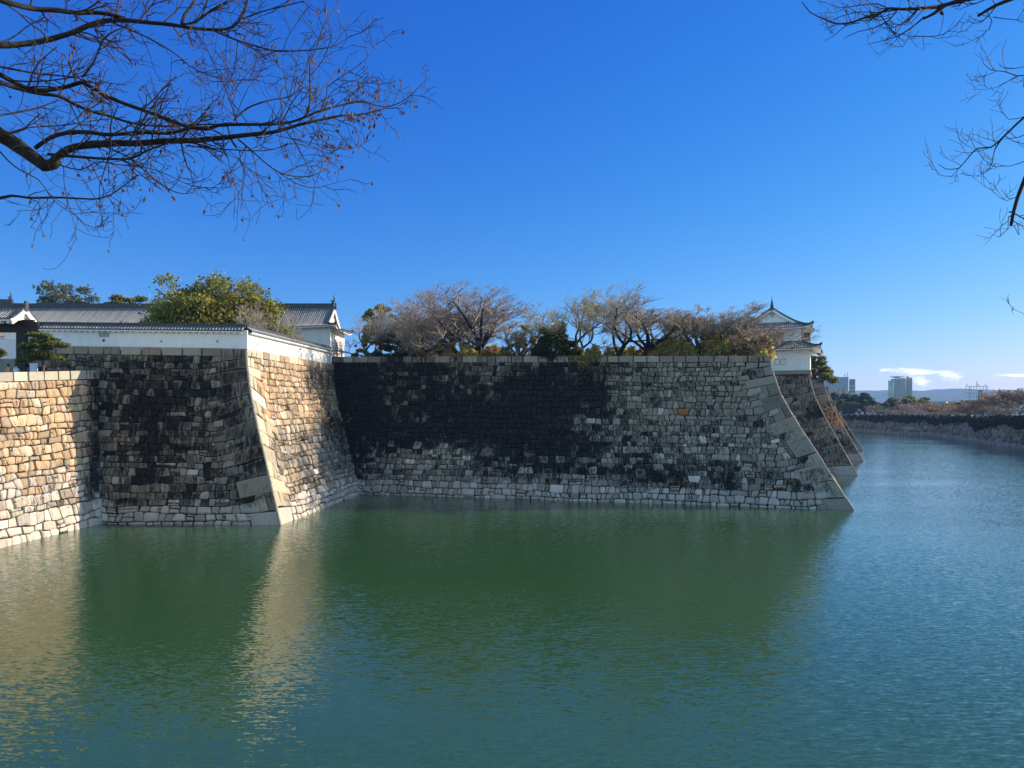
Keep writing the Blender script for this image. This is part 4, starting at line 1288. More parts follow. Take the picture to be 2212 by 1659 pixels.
for i, (u, v, wpx, dy, cols, lab) in enumerate((
    (896, 742, 60, 5, BAMBOO + GREYGRN, "patch of brush under the thicket's left edge"),
    (950, 738, 70, 9, BAMBOO + MAUVE[:2], "patch of yellow brush at the foot of the broadest mauve tree"),
    (1010, 744, 60, 3, BAMBOO, "patch of green yellow brush left of the fan shaped tree's trunk"),
    (1062, 738, 60, 6, BAMBOO + BROWNLF, "patch of brush right of the fan shaped tree's trunk"),
    (1096, 746, 36, 3, BAMBOO + GREYGRN, "low brush left of the small bare tree"),
    (1160, 748, 36, 2.4, BAMBOO, "low yellow green shrub touching the round evergreen's left side"),
    (1243, 746, 44, 2.6, BAMBOO, "yellow green shrub right of the round dark evergreen"),
    (1282, 744, 34, 2.0, BAMBOO, "ivy and brush around the ivy clad trunk"),
    (1330, 748, 70, 5, BAMBOO + BROWNLF, "low brush under the sweeping black limb"),
    (1375, 745, 60, 8, BROWNLF + BAMBOO, "brown brush left of the forked black trunk"),
    (1432, 722, 66, 4.5, BAMBOO, "tall yellow bamboo right of the forked black trunk"),
    (1474, 728, 58, 3, BAMBOO + OCHRE[2:], "bamboo left of the upright many stemmed tree"),
    (1462, 698, 60, 9, BAMBOO + GREYGRN, "taller bamboo behind, left of the upright many stemmed tree"),
    (1548, 716, 70, 3.5, BAMBOO + OCHRE[2:], "tall golden bamboo right of the upright many stemmed tree"),
    (1530, 694, 46, 9, BAMBOO, "narrow golden bamboo peak behind the many stemmed trees"),
    (1585, 690, 76, 8, BAMBOO + BROWNLF, "tall brush below the turret roof's left eave"),
    (1598, 735, 60, 3, BAMBOO + GREYGRN + BROWNLF, "grey green brush left of the rust brown bush"),
    (1632, 726, 56, 3, BROWNLF + RUST, "rust brown bush in front of the turret's left side"),
    (1648, 716, 40, 5, BAMBOO, "yellow green bamboo before the turret's upper wall"),
    (1638, 745, 40, 1.8, BAMBOO, "low yellow green brush at the rampart's right corner"))):
    bushy("bamboo_clump", lab, "brush", u, v, dy, wpx, 230 + i, cols, nleaf=3600, size=.17, low=0, nclump=16, open_=.1, trunk=False, group=BG)

g = np.random.default_rng(77)
n = 1500
uu = 1262 + g.normal(0, 16, n); vv = 769 + np.abs(g.normal(0, 7, n)) * np.exp(-((uu - 1262) / 26) ** 2) * 1.6
P = np.array([list(W(a, b_, ytop(a) - .15 - .35 * max(0, (b_ - 769) / F * 96) + g.normal(0, .06))) for a, b_ in zip(uu, vv)])
tag(leaf_mesh("ivy", P, .12, BAMBOO + GREYGRN, None, 78), "ivy spilling over the rampart's coping below the ivy clad trunk", "ivy")
# ---- left: camphor behind the parapet and the crowns behind the storehouse
b = W(455, 0, 88); b.z = 15.9
r = thing("camphor_tree", "big round golden green camphor tree behind the white parapet wall", "tree", b)
leafy_tree(r, 301, hgt(611, 88, 15.9), pxm(305, 88), CAMPHOR, nleaf=46000, size=.23, low=.15, nclump=100, open_=.4, depth=10, rs=1.2, dome=.82)
b = W(572, 0, 84); b.z = 15.9
r = thing("bare_tree", "grey bare tree at the right edge of the big camphor", "tree", b, 0)
bare_tree(r, 302, GREYTW, H=hgt(652, 84, 15.9), style='spread', dens=1.0)
b = W(146, 0, 142); b.z = 17
r = thing("evergreen_tree", "grey green round tree rising behind the storehouse roof's left part", "tree", b)
leafy_tree(r, 303, hgt(620, 142, 17), pxm(128, 142), GREYGRN, nleaf=20000, size=.3, low=.3, nclump=60, open_=.15, dome=.8, rs=1.55)
b = W(278, 0, 132); b.z = 17
r = thing("evergreen_tree", "small sparse yellow green tree top above the storehouse ridge", "tree", b)
leafy_tree(r, 304, hgt(640, 132, 17), pxm(76, 132), CAMPHOR + GREYGRN, nleaf=5200, size=.3, low=.62, nclump=14, open_=.2, rs=1.4)

# ---- trimmed pines on the causeway terrace
def trimmed_pine(label, base_, pads, seed, tp, tr, per=850):
    r = thing("trimmed_pine", label, "pine tree", base_)
    pine_pads(r, seed, pads, PINE, .11, per, tp, tr)
k = 66.3 / F / 4.424 / 1.8228              # metres per pixel of the enlarged detail
def pd(x, y, hw, hh): return (((x - 742) * k, random.Random(x * y).uniform(-.5, .5), (1375 - y) * k), (hw * k * .92, hw * k * .7, hh * k * .62))
trimmed_pine("cloud pruned pine in layered pads beside the gate, in front of the bastion wall", (W(93, 0, 66.3).x, 66.3, 13.77),
    [pd(620, 770, 130, 45), pd(760, 790, 120, 48), pd(860, 860, 130, 46), pd(690, 880, 110, 40), pd(1010, 940, 150, 48), pd(1110, 970, 90, 26),
     pd(620, 960, 190, 50), pd(480, 1000, 110, 45), pd(830, 1010, 90, 32), pd(480, 1080, 120, 40), pd(800, 1110, 150, 48), pd(620, 1135, 120, 42), pd(900, 1160, 110, 38),
     pd(1060, 1205, 90, 36), pd(380, 1190, 120, 40), pd(300, 1225, 80, 28), pd(560, 1180, 110, 36)], 311,
    [(0, 0, -1.3), (.02, 0, .35), (-.12, .05, .9), (.05, 0, 1.5), (-.05, 0, 2.1), (-.1, 0, 2.7), (-.15, 0, 3.0)], [.13, .12, .11, .10, .085, .06, .03])
trimmed_pine("pine bough reaching in at the left edge of the terrace", (W(-22, 0, 66.3).x, 66.3, 12.6),
    [(((60 + 60) * k, 0, (1375 - 1010) * k + .7), (.55, .5, .2)), (((20 + 60) * k, 0, (1375 - 960) * k + .7), (.6, .5, .2)), ((-.3, 0, 2.4), (.9, .7, .3)), ((-.2, 0, 3.0), (.7, .6, .3))], 312,
    [(0, 0, -.3), (.05, 0, .6), (-.05, 0, 1.3), (-.1, 0, 2.2), (-.15, 0, 3.0)], [.14, .12, .1, .08, .04])

# ---- beyond the turret
b = W(1762, 0, 172); b.z = 16.6
r = thing("camphor_tree", "leaning camphor tree with open crown right of the turret", "tree", b)
leafy_tree(r, 321, hgt(762, 172, 16.6), pxm(62, 172), CAMPHOR + GREYGRN, nleaf=12000, size=.26, low=.1, nclump=34, open_=.3, rs=1.3)
def reeds(label, edge_, z0, z1, seed, n=110, hgt_=(.7, 1.9)):
    """dry stalks growing from the joints along a wall corner"""
    rng = random.Random(seed)
    tubes = []
    for i in range(n):
        z = lerp(z0, z1, rng.random() ** 1.3); c = prof(z / edge_[2])
        p = edge_[0].lerp(edge_[1], c)
        p = Vector((p.x - rng.uniform(.2, 3.2), p.y - .2 + rng.uniform(-.3, .3) + .0, z + rng.uniform(-.3, .3)))
        h = rng.uniform(*hgt_)
        d = Vector((rng.gauss(0, .25), -.25 + rng.gauss(0, .2), 1)).normalized()
        q = p + d * h * .6; e = q + (d + Vector((rng.gauss(0, .3), 0, -.15))).normalized() * h * .4
        tubes.append((4, [p, q, e], [.03, .035, .02]))
    o = twig_mesh("dry_reeds", tubes, M_TWIG, None, [(.36, .22, .09), (.30, .18, .08), (.40, .27, .13)], rng)
    tag(o, label, "dry reeds", "dry reeds growing on the rampart corners")
reeds("clump of dry orange reeds on the rampart corner just behind the turret's wall", EC3, 6.5, 12.5, 331)
reeds("clump of dry orange reeds on the farthest rampart corner", EC4, 6.0, 11.5, 332, hgt_=(.9, 2.4))
# ---- weeds on the bastion's sunlit face
def wall_shrub(label, u, v, y, seed, n, L, leaves=None):
    p = W(u, v, y)
    rng = random.Random(seed); tubes = []
    for i in range(n):
        d = Vector((.55 + rng.gauss(0, .35), -.35 + rng.gauss(0, .4), .75 + rng.gauss(0, .3))).normalized()
        l = L * rng.uniform(.5, 1.1)
        m_ = p + d * l * .5
        e = m_ + (d + Vector((0, 0, .2)) + perp(d, rng) * .25).normalized() * l * .5
        tubes.append((4, [p, m_, e], [.022, .017, .01]))
    o = thing("wall_shrub", label, "shrub", (0, 0, 0))
    twig_mesh("branches", tubes, M_TWIG, o, [(.07, .055, .04), (.10, .075, .05)], rng)
    if leaves:
        P = np.array([list(t[1][-1]) for t in tubes for _ in range(4)]) + np.random.default_rng(seed).normal(0, .12, (4 * n, 3))
        leaf_mesh("foliage", P, .12, leaves, o, seed)
def on_face(u, v, E0, E1):
    """where a sight line meets a battered wall"""
    best = None
    for i in range(200):
        for j in range(0, 120):
            a, z = i / 199, j / 119 * 16
            c = prof(z / 16.2)
            p = E0[0].lerp(E0[1], c).lerp(E1[0].lerp(E1[1], c), a)
            uu, vv = U0 + F * p.x / p.y, V0 - F * (z - HC) / p.y
            e = (uu - u) ** 2 + (vv - v) ** 2
            if best is None or e < best[0]: best = (e, p.y)
    return best[1]
wall_shrub("leafless shrub rooted in the middle of the bastion's sunlit face", 650, 953, on_face(650, 953, EFC, EFA) - .1, 341, 26, 1.7)
wall_shrub("sapling with a few yellow leaves by the bastion's inner corner", 709, 945, on_face(706, 945, EFC, EFA) - .3, 342, 5, 3.6, BAMBOO)
wall_shrub("small dark weed at the foot of the bastion's sunlit corner stones", 612, 960, on_face(612, 960, EFC, EFA) - .1, 343, 9, .5)
# ------------------------------------------------------------------ the far side: south bank, park trees, city, hills
def bank_pts():
    q = []
    for u, v in ((1440, 924.0), (1760, 927.5), (1837, 930), (1900, 934), (1947, 937.5), (2001, 939.5), (2089, 950.7), (2150, 960.5), (2212, 969.3), (2290, 984), (2420, 1012)):
        y = F * HC / (v - V0); q.append((W(u, v, y).x, y))
    return q
BP = bank_pts() + [(103.0, 95.0), (97.0, 40.0), (92.0, -20.0)]
def bank_edge(i, z=8.4, back=3.2):
    x, y = BP[i]
    return edge((x, y), (x + back * .93, y + back * .36), z)
ZB = 8.35
segs = [(0, 2, "far stretch of the grey stone bank wall across the moat, left end"), (2, 5, "middle stretch of the grey stone bank wall across the moat"),
        (5, 8, "nearer stretch of the grey stone bank wall across the moat, at the right edge"), (8, 13, "continuation of the stone bank wall beyond the right edge")]
for a, b, lab in segs:
    t = thing("bank_wall", lab, "stone wall", (0, 0, 0), 0, "stone bank walls across the moat")
    for i in range(a, b):
        # outer face looks over the water: run from the far end to the near end
        stone_face("stone_face", t, bank_edge(i), bank_edge(i + 1), style_south, 400 + i, row=.85, wm=1.25, cope=.5, rough=1.2)
mb = MB()
vs = []
for i in range(len(BP)):
    x, y = BP[i]
    vs += [(x + 2.9, y + 1.1, ZB - .1), (x + 700, y + (270 if y > 100 else 0), ZB - .1)]
mb.add(vs, [(2 * i, 2 * i + 2, 2 * i + 3, 2 * i + 1) for i in range(len(BP) - 1)])
struct(mb.build("park_ground", M_GROUND))
mb = MB()
vs = []
for i in range(len(BP)):
    x, y = BP[i]
    vs += [(x + 9, y + 3.5, ZB - .06), (x + 14, y + 5.4, ZB - .06)]
mb.add(vs, [(2 * i, 2 * i + 2, 2 * i + 3, 2 * i + 1) for i in range(len(BP) - 1)])
struct(mb.build("park_path", M_PAVE))
def along(t):
    """point of the bank line, t in 0..len-1, and outward shift"""
    i = min(len(BP) - 2, int(t)); f = t - i
    return lerp(BP[i][0], BP[i + 1][0], f), lerp(BP[i][1], BP[i + 1][1], f)
def bank_at(u, back):
    """point at picture column u, 'back' metres behind the bank line"""
    k = (u - U0) / F
    best = None
    for j in range(0, 1001):
        x, y = along(j / 100)
        x += back * .93; y += back * .36
        e = abs(x / y - k)
        if best is None or e < best[0]: best = (e, x, y)
    return Vector((best[1], best[2], ZB - .1))
# dark hedge overhanging the wall
HED = [(.022, .026, .016), (.03, .03, .02), (.018, .022, .014), (.045, .036, .025), (.05, .032, .02)]
for (a, b, lab, sd) in ((1.2, 4.6, "dark overgrown hedge along the far half of the bank wall's top", 51), (4.6, 12.4, "dark overgrown hedge along the nearer bank wall's top, hanging down in places", 52)):
    g = np.random.default_rng(sd)
    n = 30000
    t = g.uniform(a, b, n)
    xy = np.array([along(q) for q in t])
    drop = 1.7 + .6 * np.sin(t * 5) + .35 * np.sin(t * 23 + 1) + 2.6 * np.exp(-((t - 6.25) / .22) ** 2) + 1.5 * np.exp(-((t - 5.1) / .12) ** 2)
    z = ZB + .7 + .35 * np.sin(t * 31) - g.random(n) ** .8 * (1.0 + np.maximum(drop, .5))
    off = np.clip((z) / ZB, 0, 1) * 2.7 - g.random(n) * .9 + .2
    P = np.stack([xy[:, 0] + off * .93 + g.normal(0, .25, n), xy[:, 1] + off * .36 + g.normal(0, .25, n), z], 1)
    o = leaf_mesh("hedge", P, .5, HED, None, sd)
    tag(o, lab, "hedge")

# park trees: a few kinds, copied with their parts
def proto(kind, seed, **k):
    r = thing("park_tree", "x", "tree", (0, 0, -500))
    return r
PROT = {}
def make_proto(key, fn, name):
    r = thing(name, "tree", "tree", (0, 0, 0))
    fn(r); PROT[key] = r
H0 = 10.0
make_proto('mauve', lambda r: bare_tree(r, 501, [(.28, .24, .20), (.25, .21, .18), (.32, .27, .22)], H=H0, style='spread', thin=.035, dens=.9), "bare_tree")
make_proto('rust', lambda r: bare_tree(r, 502, [(.33, .235, .16), (.29, .205, .145), (.26, .18, .13)], H=H0, style='vase', thin=.035, dens=.95, leaves=([(.30, .18, .08), (.26, .16, .07)], 420, .35)), "brown_tree")
make_proto('dark', lambda r: bare_tree(r, 503, [(.21, .155, .125), (.17, .125, .105), (.24, .17, .13)], H=H0, style='spread', thin=.04, dens=1.0, leaves=([(.24, .12, .07), (.19, .10, .06)], 500, .3)), "bare_tree")
make_proto('camphor', lambda r: leafy_tree(r, 504, H0, 9.5, CAMPHOR, nleaf=6000, size=.42, low=.2, nclump=34), "evergreen_tree")
make_proto('camphor2', lambda r: leafy_tree(r, 507, H0, 9.0, [(.12, .16, .05), (.10, .13, .04), (.08, .10, .035)], nleaf=6000, size=.42, low=.15, nclump=34), "evergreen_tree")
def pine_fn(r, seed):
    rng = random.Random(seed)
    pads = []
    for i in range(16):
        z = 3 + 6.6 * (i / 15); w_ = (1.15 - i / 17) * 3.4
        a = i * 2.4
        pads.append(((math.cos(a) * w_ * .55, math.sin(a) * w_ * .55, z), (w_ * .55, w_ * .55, .5 + .25 * rng.random())))
    pine_pads(r, seed, pads, [(.035, .06, .025), (.045, .07, .03), (.06, .085, .035), (.028, .045, .02)], .4, 420, [(0, 0, -.3), (.3, 0, 3), (-.1, .1, 6.2), (0, 0, 9.4)], [.3, .25, .18, .06])
make_proto('pine', lambda r: pine_fn(r, 505), "pine_tree")
make_proto('pine2', lambda r: pine_fn(r, 506), "pine_tree")
GRP = {'mauve': "bare cherry trees along the far bank", 'rust': "brown trees along the far bank", 'dark': "dark bare trees along the far bank", 'camphor': "evergreen trees along the far bank",
       'camphor2': "evergreen trees along the far bank", 'pine': "pines along the far bank", 'pine2': "pines along the far bank"}
used = set()
def park(kind, u, vtop, back, wpx, label, seed=0):
    b = bank_at(u, back)
    h = HC + (V0 - vtop) / F * b.y - b.z
    rr = random.Random(int(u * 7 + vtop))
    pr = PROT[kind]
    zmax = max(v.co.z for c in pr.children for v in c.data.vertices)
    rz = rr.uniform(0, 6.28)
    xs = []
    for c in pr.children:
        for v in list(c.data.vertices)[::7]: xs.append(v.co.x * math.cos(rz) - v.co.y * math.sin(rz))
    xs.sort(); wd = xs[int(len(xs) * .985)] - xs[int(len(xs) * .015)]
    sx = pxm(wpx, b.y) / wd
    sc = (sx, sx, h / zmax)
    if kind not in used:
        used.add(kind); pr.location = b; pr.rotation_euler = (0, 0, rz); pr.scale = sc; pr["label"] = label; pr["group"] = GRP[kind]
    else: copy_thing(pr, b, rz, sc, label, GRP[kind])
T = park
# back row first
T('pine', 1802, 846, 46, 40, "dark pine at the left end of the far bank, below the long office block")
T('pine2', 1826, 848, 42, 46, "dark pine in the pine clump, second from its left end")
T('pine', 1846, 851, 40, 44, "dark pine in the middle of the far pine clump")
T('pine2', 1868, 846, 36, 48, "tallest spreading pine at the right end of the far pine clump")
T('pine', 1884, 862, 32, 34, "low pine just right of the tallest spreading pine")
T('camphor2', 1812, 862, 26, 36, "dark leafy tree in front of the far pines' left end")
T('camphor2', 1838, 868, 24, 34, "dark leafy tree in front of the far pines' middle")
T('pine2', 1926, 857, 60, 34, "pine standing before the concrete tower's left side")
T('camphor2', 1908, 868, 50, 34, "low dark evergreen left of the concrete tower's foot")
T('camphor', 1954, 854, 64, 54, "golden green round tree at the concrete tower's right foot")
T('camphor', 1990, 857, 70, 40, "golden green tree right of the concrete tower")
T('camphor2', 2028, 877, 60, 40, "dark evergreen below the long flat roof")
T('camphor', 2080, 864, 66, 62, "yellow green tree in front of the steel lattice frame")
T('rust', 2010, 869, 44, 74, "round orange brown tree right of the golden green trees")
T('rust', 2066, 872, 40, 74, "rust red tree below the long flat roof's right end")
T('rust', 2022, 873, 58, 50, "yellow brown tree behind the round orange one")
T('rust', 1986, 868, 34, 64, "orange brown spreading tree above the middle bank wall")
T('rust', 1820, 836, 70, 26, "pink brown bare tree top in front of the long office block")
T('rust', 1797, 838, 74, 20, "pink brown bare tree top at the long office block's left end")
for i, (u, v, w_) in enumerate(((1866, 874, 50), (1892, 872, 54), (1918, 870, 56), (1946, 872, 56), (1974, 876, 50), (2002, 880, 50), (2030, 880, 52), (2058, 884, 52), (2088, 884, 54), (2120, 882, 60))):
    T('mauve', u, v, 16 + (i % 3) * 3, w_, ["bare cherry tree at the left end of the row, under the dark pines", "bare cherry tree below the tallest spreading pine", "bare cherry tree below the concrete tower's left edge",
      "bare cherry tree below the concrete tower's middle", "bare cherry tree below the golden green trees", "bare cherry tree left of the orange brown trees' trunks", "bare cherry tree below the dark evergreen and flat roof",
      "bare cherry tree below the rust red tree", "bare cherry tree below the steel lattice frame", "bare cherry tree right of the steel lattice frame, before the dark trees"][i])
T('dark', 2124, 862, 30, 84, "dark red brown tree left of the tall trees at the right edge")
T('dark', 2160, 842, 24, 100, "tall dark brown tree nearest the right edge, with long low boughs")
T('dark', 2200, 832, 30, 96, "tallest dark brown tree at the right edge")
T('rust', 2178, 838, 40, 80, "rust red crown between the two tallest trees at the right edge")
T('mauve', 2190, 862, 12, 84, "low bare tree under the tallest tree at the right edge")
T('dark', 2150, 872, 14, 70, "low dark bare tree over the hedge left of the right edge")
T('dark', 2300, 820, 20, 120, "second dark brown tree beyond the right edge")
T('mauve', 2330, 850, 12, 100, "low bare tree beyond the right edge")
T('dark', 2262, 826, 22, 110, "dark brown tree beyond the right edge")

# ---- city
M_BGLASS = pbr("office_cladding", (.30, .36, .44), .5, .08, .05)
M_BBAND = pbr("office_window_band", (.10, .16, .26), .25, .1, .05, spec=.6)
M_CONC = pbr("tower_concrete", (.36, .35, .35), .8, .08, .05)
M_CONCD = pbr("tower_recess", (.22, .23, .26), .7, .08, .05)
M_GLASSG = pbr("tower_green_glass", (.30, .40, .40), .25, .08, .05, spec=.6)
M_STEEL = pbr("steel_grey", (.30, .33, .38), .5, .1, .2, metal=.2)
M_ROOFW = pbr("roof_white", (.62, .62, .6), .7, .05, .1)
def block(mb, u0, u1, v0, v1, y, depth, **k):
    """box whose front face fills the given rectangle at distance y; v1 = 'g' stands it on the ground"""
    a, b = W(u0, v0, y), W(u1, v0, y)
    z1 = a.z; z0 = 0 if v1 == 'g' else W(u0, v1, y).z
    cx, wd = (a.x + b.x) / 2, b.x - a.x
    th = math.atan2(cx, y)                             # squarely towards the moat's west bank
    mb.box((cx + math.sin(th) * depth / 2, y + math.cos(th) * depth / 2, z0), wd * math.cos(th) * .985, depth, z1 - z0, -th, **k)
Y1 = 780
ob = thing("office_block", "long pale blue office block with window bands and rooftop masts behind the pines", "office building", (0, 0, 0))
mb = MB(); block(mb, 1730, 1833, 815, 'g', Y1, 60); mb.build("wall", M_BGLASS, ob)
mb = MB(); block(mb, 1834.2, 1847.5, 819, 'g', Y1 + 3, 40); mb.build("stair_tower", M_CONCD, ob)
for v0, v1 in ((828, 829.8), (834.5, 837), (841, 843.4), (847, 849.5), (853, 855.5)):
    mb = MB(); block(mb, 1734, 1832.5, v0, v1, Y1 - .25, .2); mb.build("window_band", M_BBAND, ob)
for v0, v1 in ((832, 836), (840, 844), (848, 852)):
    mb = MB(); block(mb, 1835.5, 1846, v0, v1, Y1 + 2.8, .15); mb.build("window_band", M_GLASSG, ob)
mb = MB()
for i, wl in enumerate((2.2, 1.4, 2.4, 1.6, 2.0, 1.8)): block(mb, 1781 + i * 2.9, 1781 + i * 2.9 + wl, 819.6, 821.6, Y1 - .25, .2)
mb.build("roof_sign", pbr("sign_blue", (.05, .09, .32)), ob)
for u, v in ((1825, 806.5), (1830.5, 803.5)):
    mb = MB(); p = W(u, 815, Y1 + 20); mb.tube([p, W(u, v, Y1 + 20)], [.35, .2], 6); mb.tube([W(u, v + 3, Y1 + 20), W(u, v + 5, Y1 + 20)], [.55, .55], 8); mb.build("mast", M_STEEL, ob)
Y2 = 860
ct = thing("concrete_tower", "grey concrete tower block with glass left side and rooftop canopy on the skyline", "office building", (0, 0, 0))
mb = MB(); block(mb, 1931, 1957, 820, 'g', Y2, 50); block(mb, 1957.2, 1970.8, 816, 'g', Y2 + .5, 49); mb.build("wall", M_CONC, ct)
mb = MB(); block(mb, 1946, 1956.8, 830, 'g', Y2 - .6, .55); mb.build("recess_panel", M_CONCD, ct)
for u0, u1, v0, v1 in ((1949.5, 1951.5, 823, 828), (1940, 1942, 822.5, 824.5), (1956, 1957, 822.5, 824.5)):
    mb = MB(); block(mb, u0, u1, v0, v1, Y2 - .75, .7); mb.build("window", M_BBAND, ct)
mb = MB(); block(mb, 1918.5, 1930.8, 822, 'g', Y2 + 2, 44); mb.build("glass_wing", M_GLASSG, ct)
for v0, v1 in ((836, 850),):
    mb = MB(); block(mb, 1919.2, 1930, v0, v1, Y2 + 1.7, .25); mb.build("glass_panel", pbr("pale_glass", (.42, .5, .47), .2, .05), ct)
mb = MB(); block(mb, 1924, 1931, 818.5, 822, Y2 + 6, 30); block(mb, 1931, 1956, 817, 820, Y2 + 5, 36)
mb.build("roof_parapet", M_CONC, ct)
mb = MB()
c = W(1938, 816.2, Y2 + 20)
mb.tube([c, c + Vector((0, 0, 1.0)), c + Vector((0, 0, 1.5))], [2, 7.5, 7.8], 16); mb.build("canopy", M_ROOFW, ct)
mb = MB(); block(mb, 1957.5, 1963, 813.3, 817, Y2 + 6, 10); mb.build("lift_housing", M_CONC, ct)
Y3 = 640
lh = thing("long_hall", "long low flat roofed building with small white dish behind the brown trees", "building", (0, 0, 0))
mb = MB(); block(mb, 2003, 2079, 867, 'g', Y3, 30); block(mb, 2074, 2083, 863.5, 'g', Y3 - 2, 20); mb.build("wall", pbr("hall_wall", (.34, .33, .34)), lh)
mb = MB(); block(mb, 2003, 2078, 870.5, 873, Y3 - .2, .15); mb.build("window_band", M_BBAND, lh)
for u, v in ((2062, 857), (2067, 859), (2070, 860.5), (2043, 862)):
    mb = MB(); mb.tube([W(u, 867, Y3 + 8), W(u, v, Y3 + 8)], [.22, .14], 5); mb.build("mast", M_STEEL, lh)
mb = MB(); p = W(2045.5, 871.5, Y3 - 6); mb.tube([p + Vector((-.5, .4, 0)), p, p + Vector((.15, -.2, .05))], [.3, 1.3, 1.5], 12); mb.tube([p + Vector((0, .5, -4)), p], [.2, .2], 6); mb.build("dish", M_ROOFW, lh)
Y4 = 720
lf = thing("lattice_frame", "open steel lattice frame with tall corner posts on the skyline", "steel structure", (0, 0, 0))
def bar(u0, v0, u1, v1, y, r=.16): 
    mb.tube([W(u0, v0, y), W(u1, v1, y)], [r, r], 5)
mb = MB()
for y in (Y4, Y4 + 22):
    for u in (2086.5, 2094, 2098, 2104, 2110, 2117, 2124, 2130, 2134): bar(u, 835, u, 885, y, .3)
    for v in (834.6, 842, 849, 856): bar(2086.5, v, 2134, v, y, .28)
for u in (2086.5, 2110, 2134):
    mb.tube([W(u, 834.6, Y4), W(u, 834.6, Y4 + 22)], [.25, .25], 5)
mb.build("steel_frame", M_STEEL, lf)
for u, v in ((2088.5, 829), (2113.5, 829), (2110, 824.5), (2129.5, 829)):
    mb = MB(); bar(u, 835, u, v, Y4 + 4, .3); mb.build("post", M_STEEL, lf)
mb = MB(); block(mb, 2113, 2122.5, 841.5, 'g', Y4 + 6, 9); mb.build("stair_tower", M_CONCD, lf)

# ---- hills
mb = MB()
NX, NY = 160, 8
vs = []
for j in range(NY + 1):
    for i in range(NX + 1):
        x = lerp(-3000, 5600, i / NX); y = lerp(4400, 5600, j / NY)
        s = math.sin(math.pi * j / NY * .5)
        u = U0 + F * x / 5000
        hz = 10 + (V0 - (837.5 + 1.5 * nz(u * .012, 3.3))) / F * 5300 + 22 * nz(x * .0042, 4.4) + 14 * nz(x * .011, 9.2) + 6 * nz(x * .03, 2.2)
        hz += 14 * nz(x * .004, y * .004, 8.8) * (1 - s)
        vs.append((x, y, -5 + hz * s))
mb.add(vs, [(j * (NX + 1) + i, j * (NX + 1) + i + 1, (j + 1) * (NX + 1) + i + 1, (j + 1) * (NX + 1) + i) for j in range(NY) for i in range(NX)])
struct(mb.build("hills", M_HILL, None, True))

# ---- the bank the camera stands on
mb = MB()
pr = [(2.4, 8.4), (2.75, 8.38), (3.4, 6.5), (5.0, 3.2), (7.2, 0.6), (8.0, -1.5)]
xs = [-46, -20, -5, 5, 20, 60, 120]
vs = [(x, y, z) for x in xs for y, z in [(-60, 8.4)] + pr]
n = len(pr) + 1
mb.add(vs, [(i * n + k, (i + 1) * n + k, (i + 1) * n + k + 1, i * n + k + 1) for i in range(len(xs) - 1) for k in range(n - 1)])
struct(mb.build("near_bank", M_GROUND))

# ---- air
mh, nt, b = newmat("haze")
nt.nodes.remove(b)
pv = N(nt, 'ShaderNodeVolumePrincipled')
pv.inputs['Color'].default_value = (.30, .56, 1.0, 1)
pv.inputs['Density'].default_value = 0.00012
pv.inputs['Anisotropy'].default_value = 0.0
nt.links.new(pv.outputs[0], nt.nodes['Material Output'].inputs['Volume'])
mb = MB()
mb.box((1300, 2300, -6), 9400, 7400, 240)
hz_ = mb.build("haze", mh)
hz_["kind"] = "stuff"
# ------------------------------------------------------------------ boughs over the near bank
def zA(pts): return [(x / 3.1826, y / 3.1826) for x, y in pts]
def zB(pts): return [(438.9 + x / 3.1826, y / 3.1826) for x, y in pts]
def zR(pts): return [(1663.4 + x / 2.3259, y / 2.3259) for x, y in pts]
def spline(pts, step):
    """smooth the traced line"""
    P = [Vector(p) for p in pts]
    out = []
    for i in range(len(P) - 1):
        a, b, c, d = P[max(i - 1, 0)], P[i], P[i + 1], P[min(i + 2, len(P) - 1)]
        n = max(1, int((c - b).length / step))
        for k in range(n):
            t = k / n
            out.append(0.5 * ((2 * b) + (c - a) * t + (2 * a - 5 * b + 4 * c - d) * t * t + (3 * b - a - 3 * c + d) * t ** 3))
    out.append(P[-1])
    return out
def trunk3(mb, pts, rad, n):
    sp = spline(pts, .35)
    cum = [0.0]
    for a, b in zip(pts, pts[1:]): cum.append(cum[-1] + (Vector(b) - Vector(a)).length)
    L, tot, R = 0.0, sum((b - a).length for a, b in zip(sp, sp[1:])), []
    for i, p in enumerate(sp):
        if i: L += (p - sp[i - 1]).length
        t = L / tot * cum[-1]
        k = min(len(cum) - 2, max(j for j in range(len(cum)) if cum[j] <= t + 1e-6))
        R.append(lerp(rad[k], rad[k + 1], min(1, (t - cum[k]) / (cum[k + 1] - cum[k]))) * (1 + .07 * nz(i * .7, 4.2)))
    mb.tube(sp, R, n)
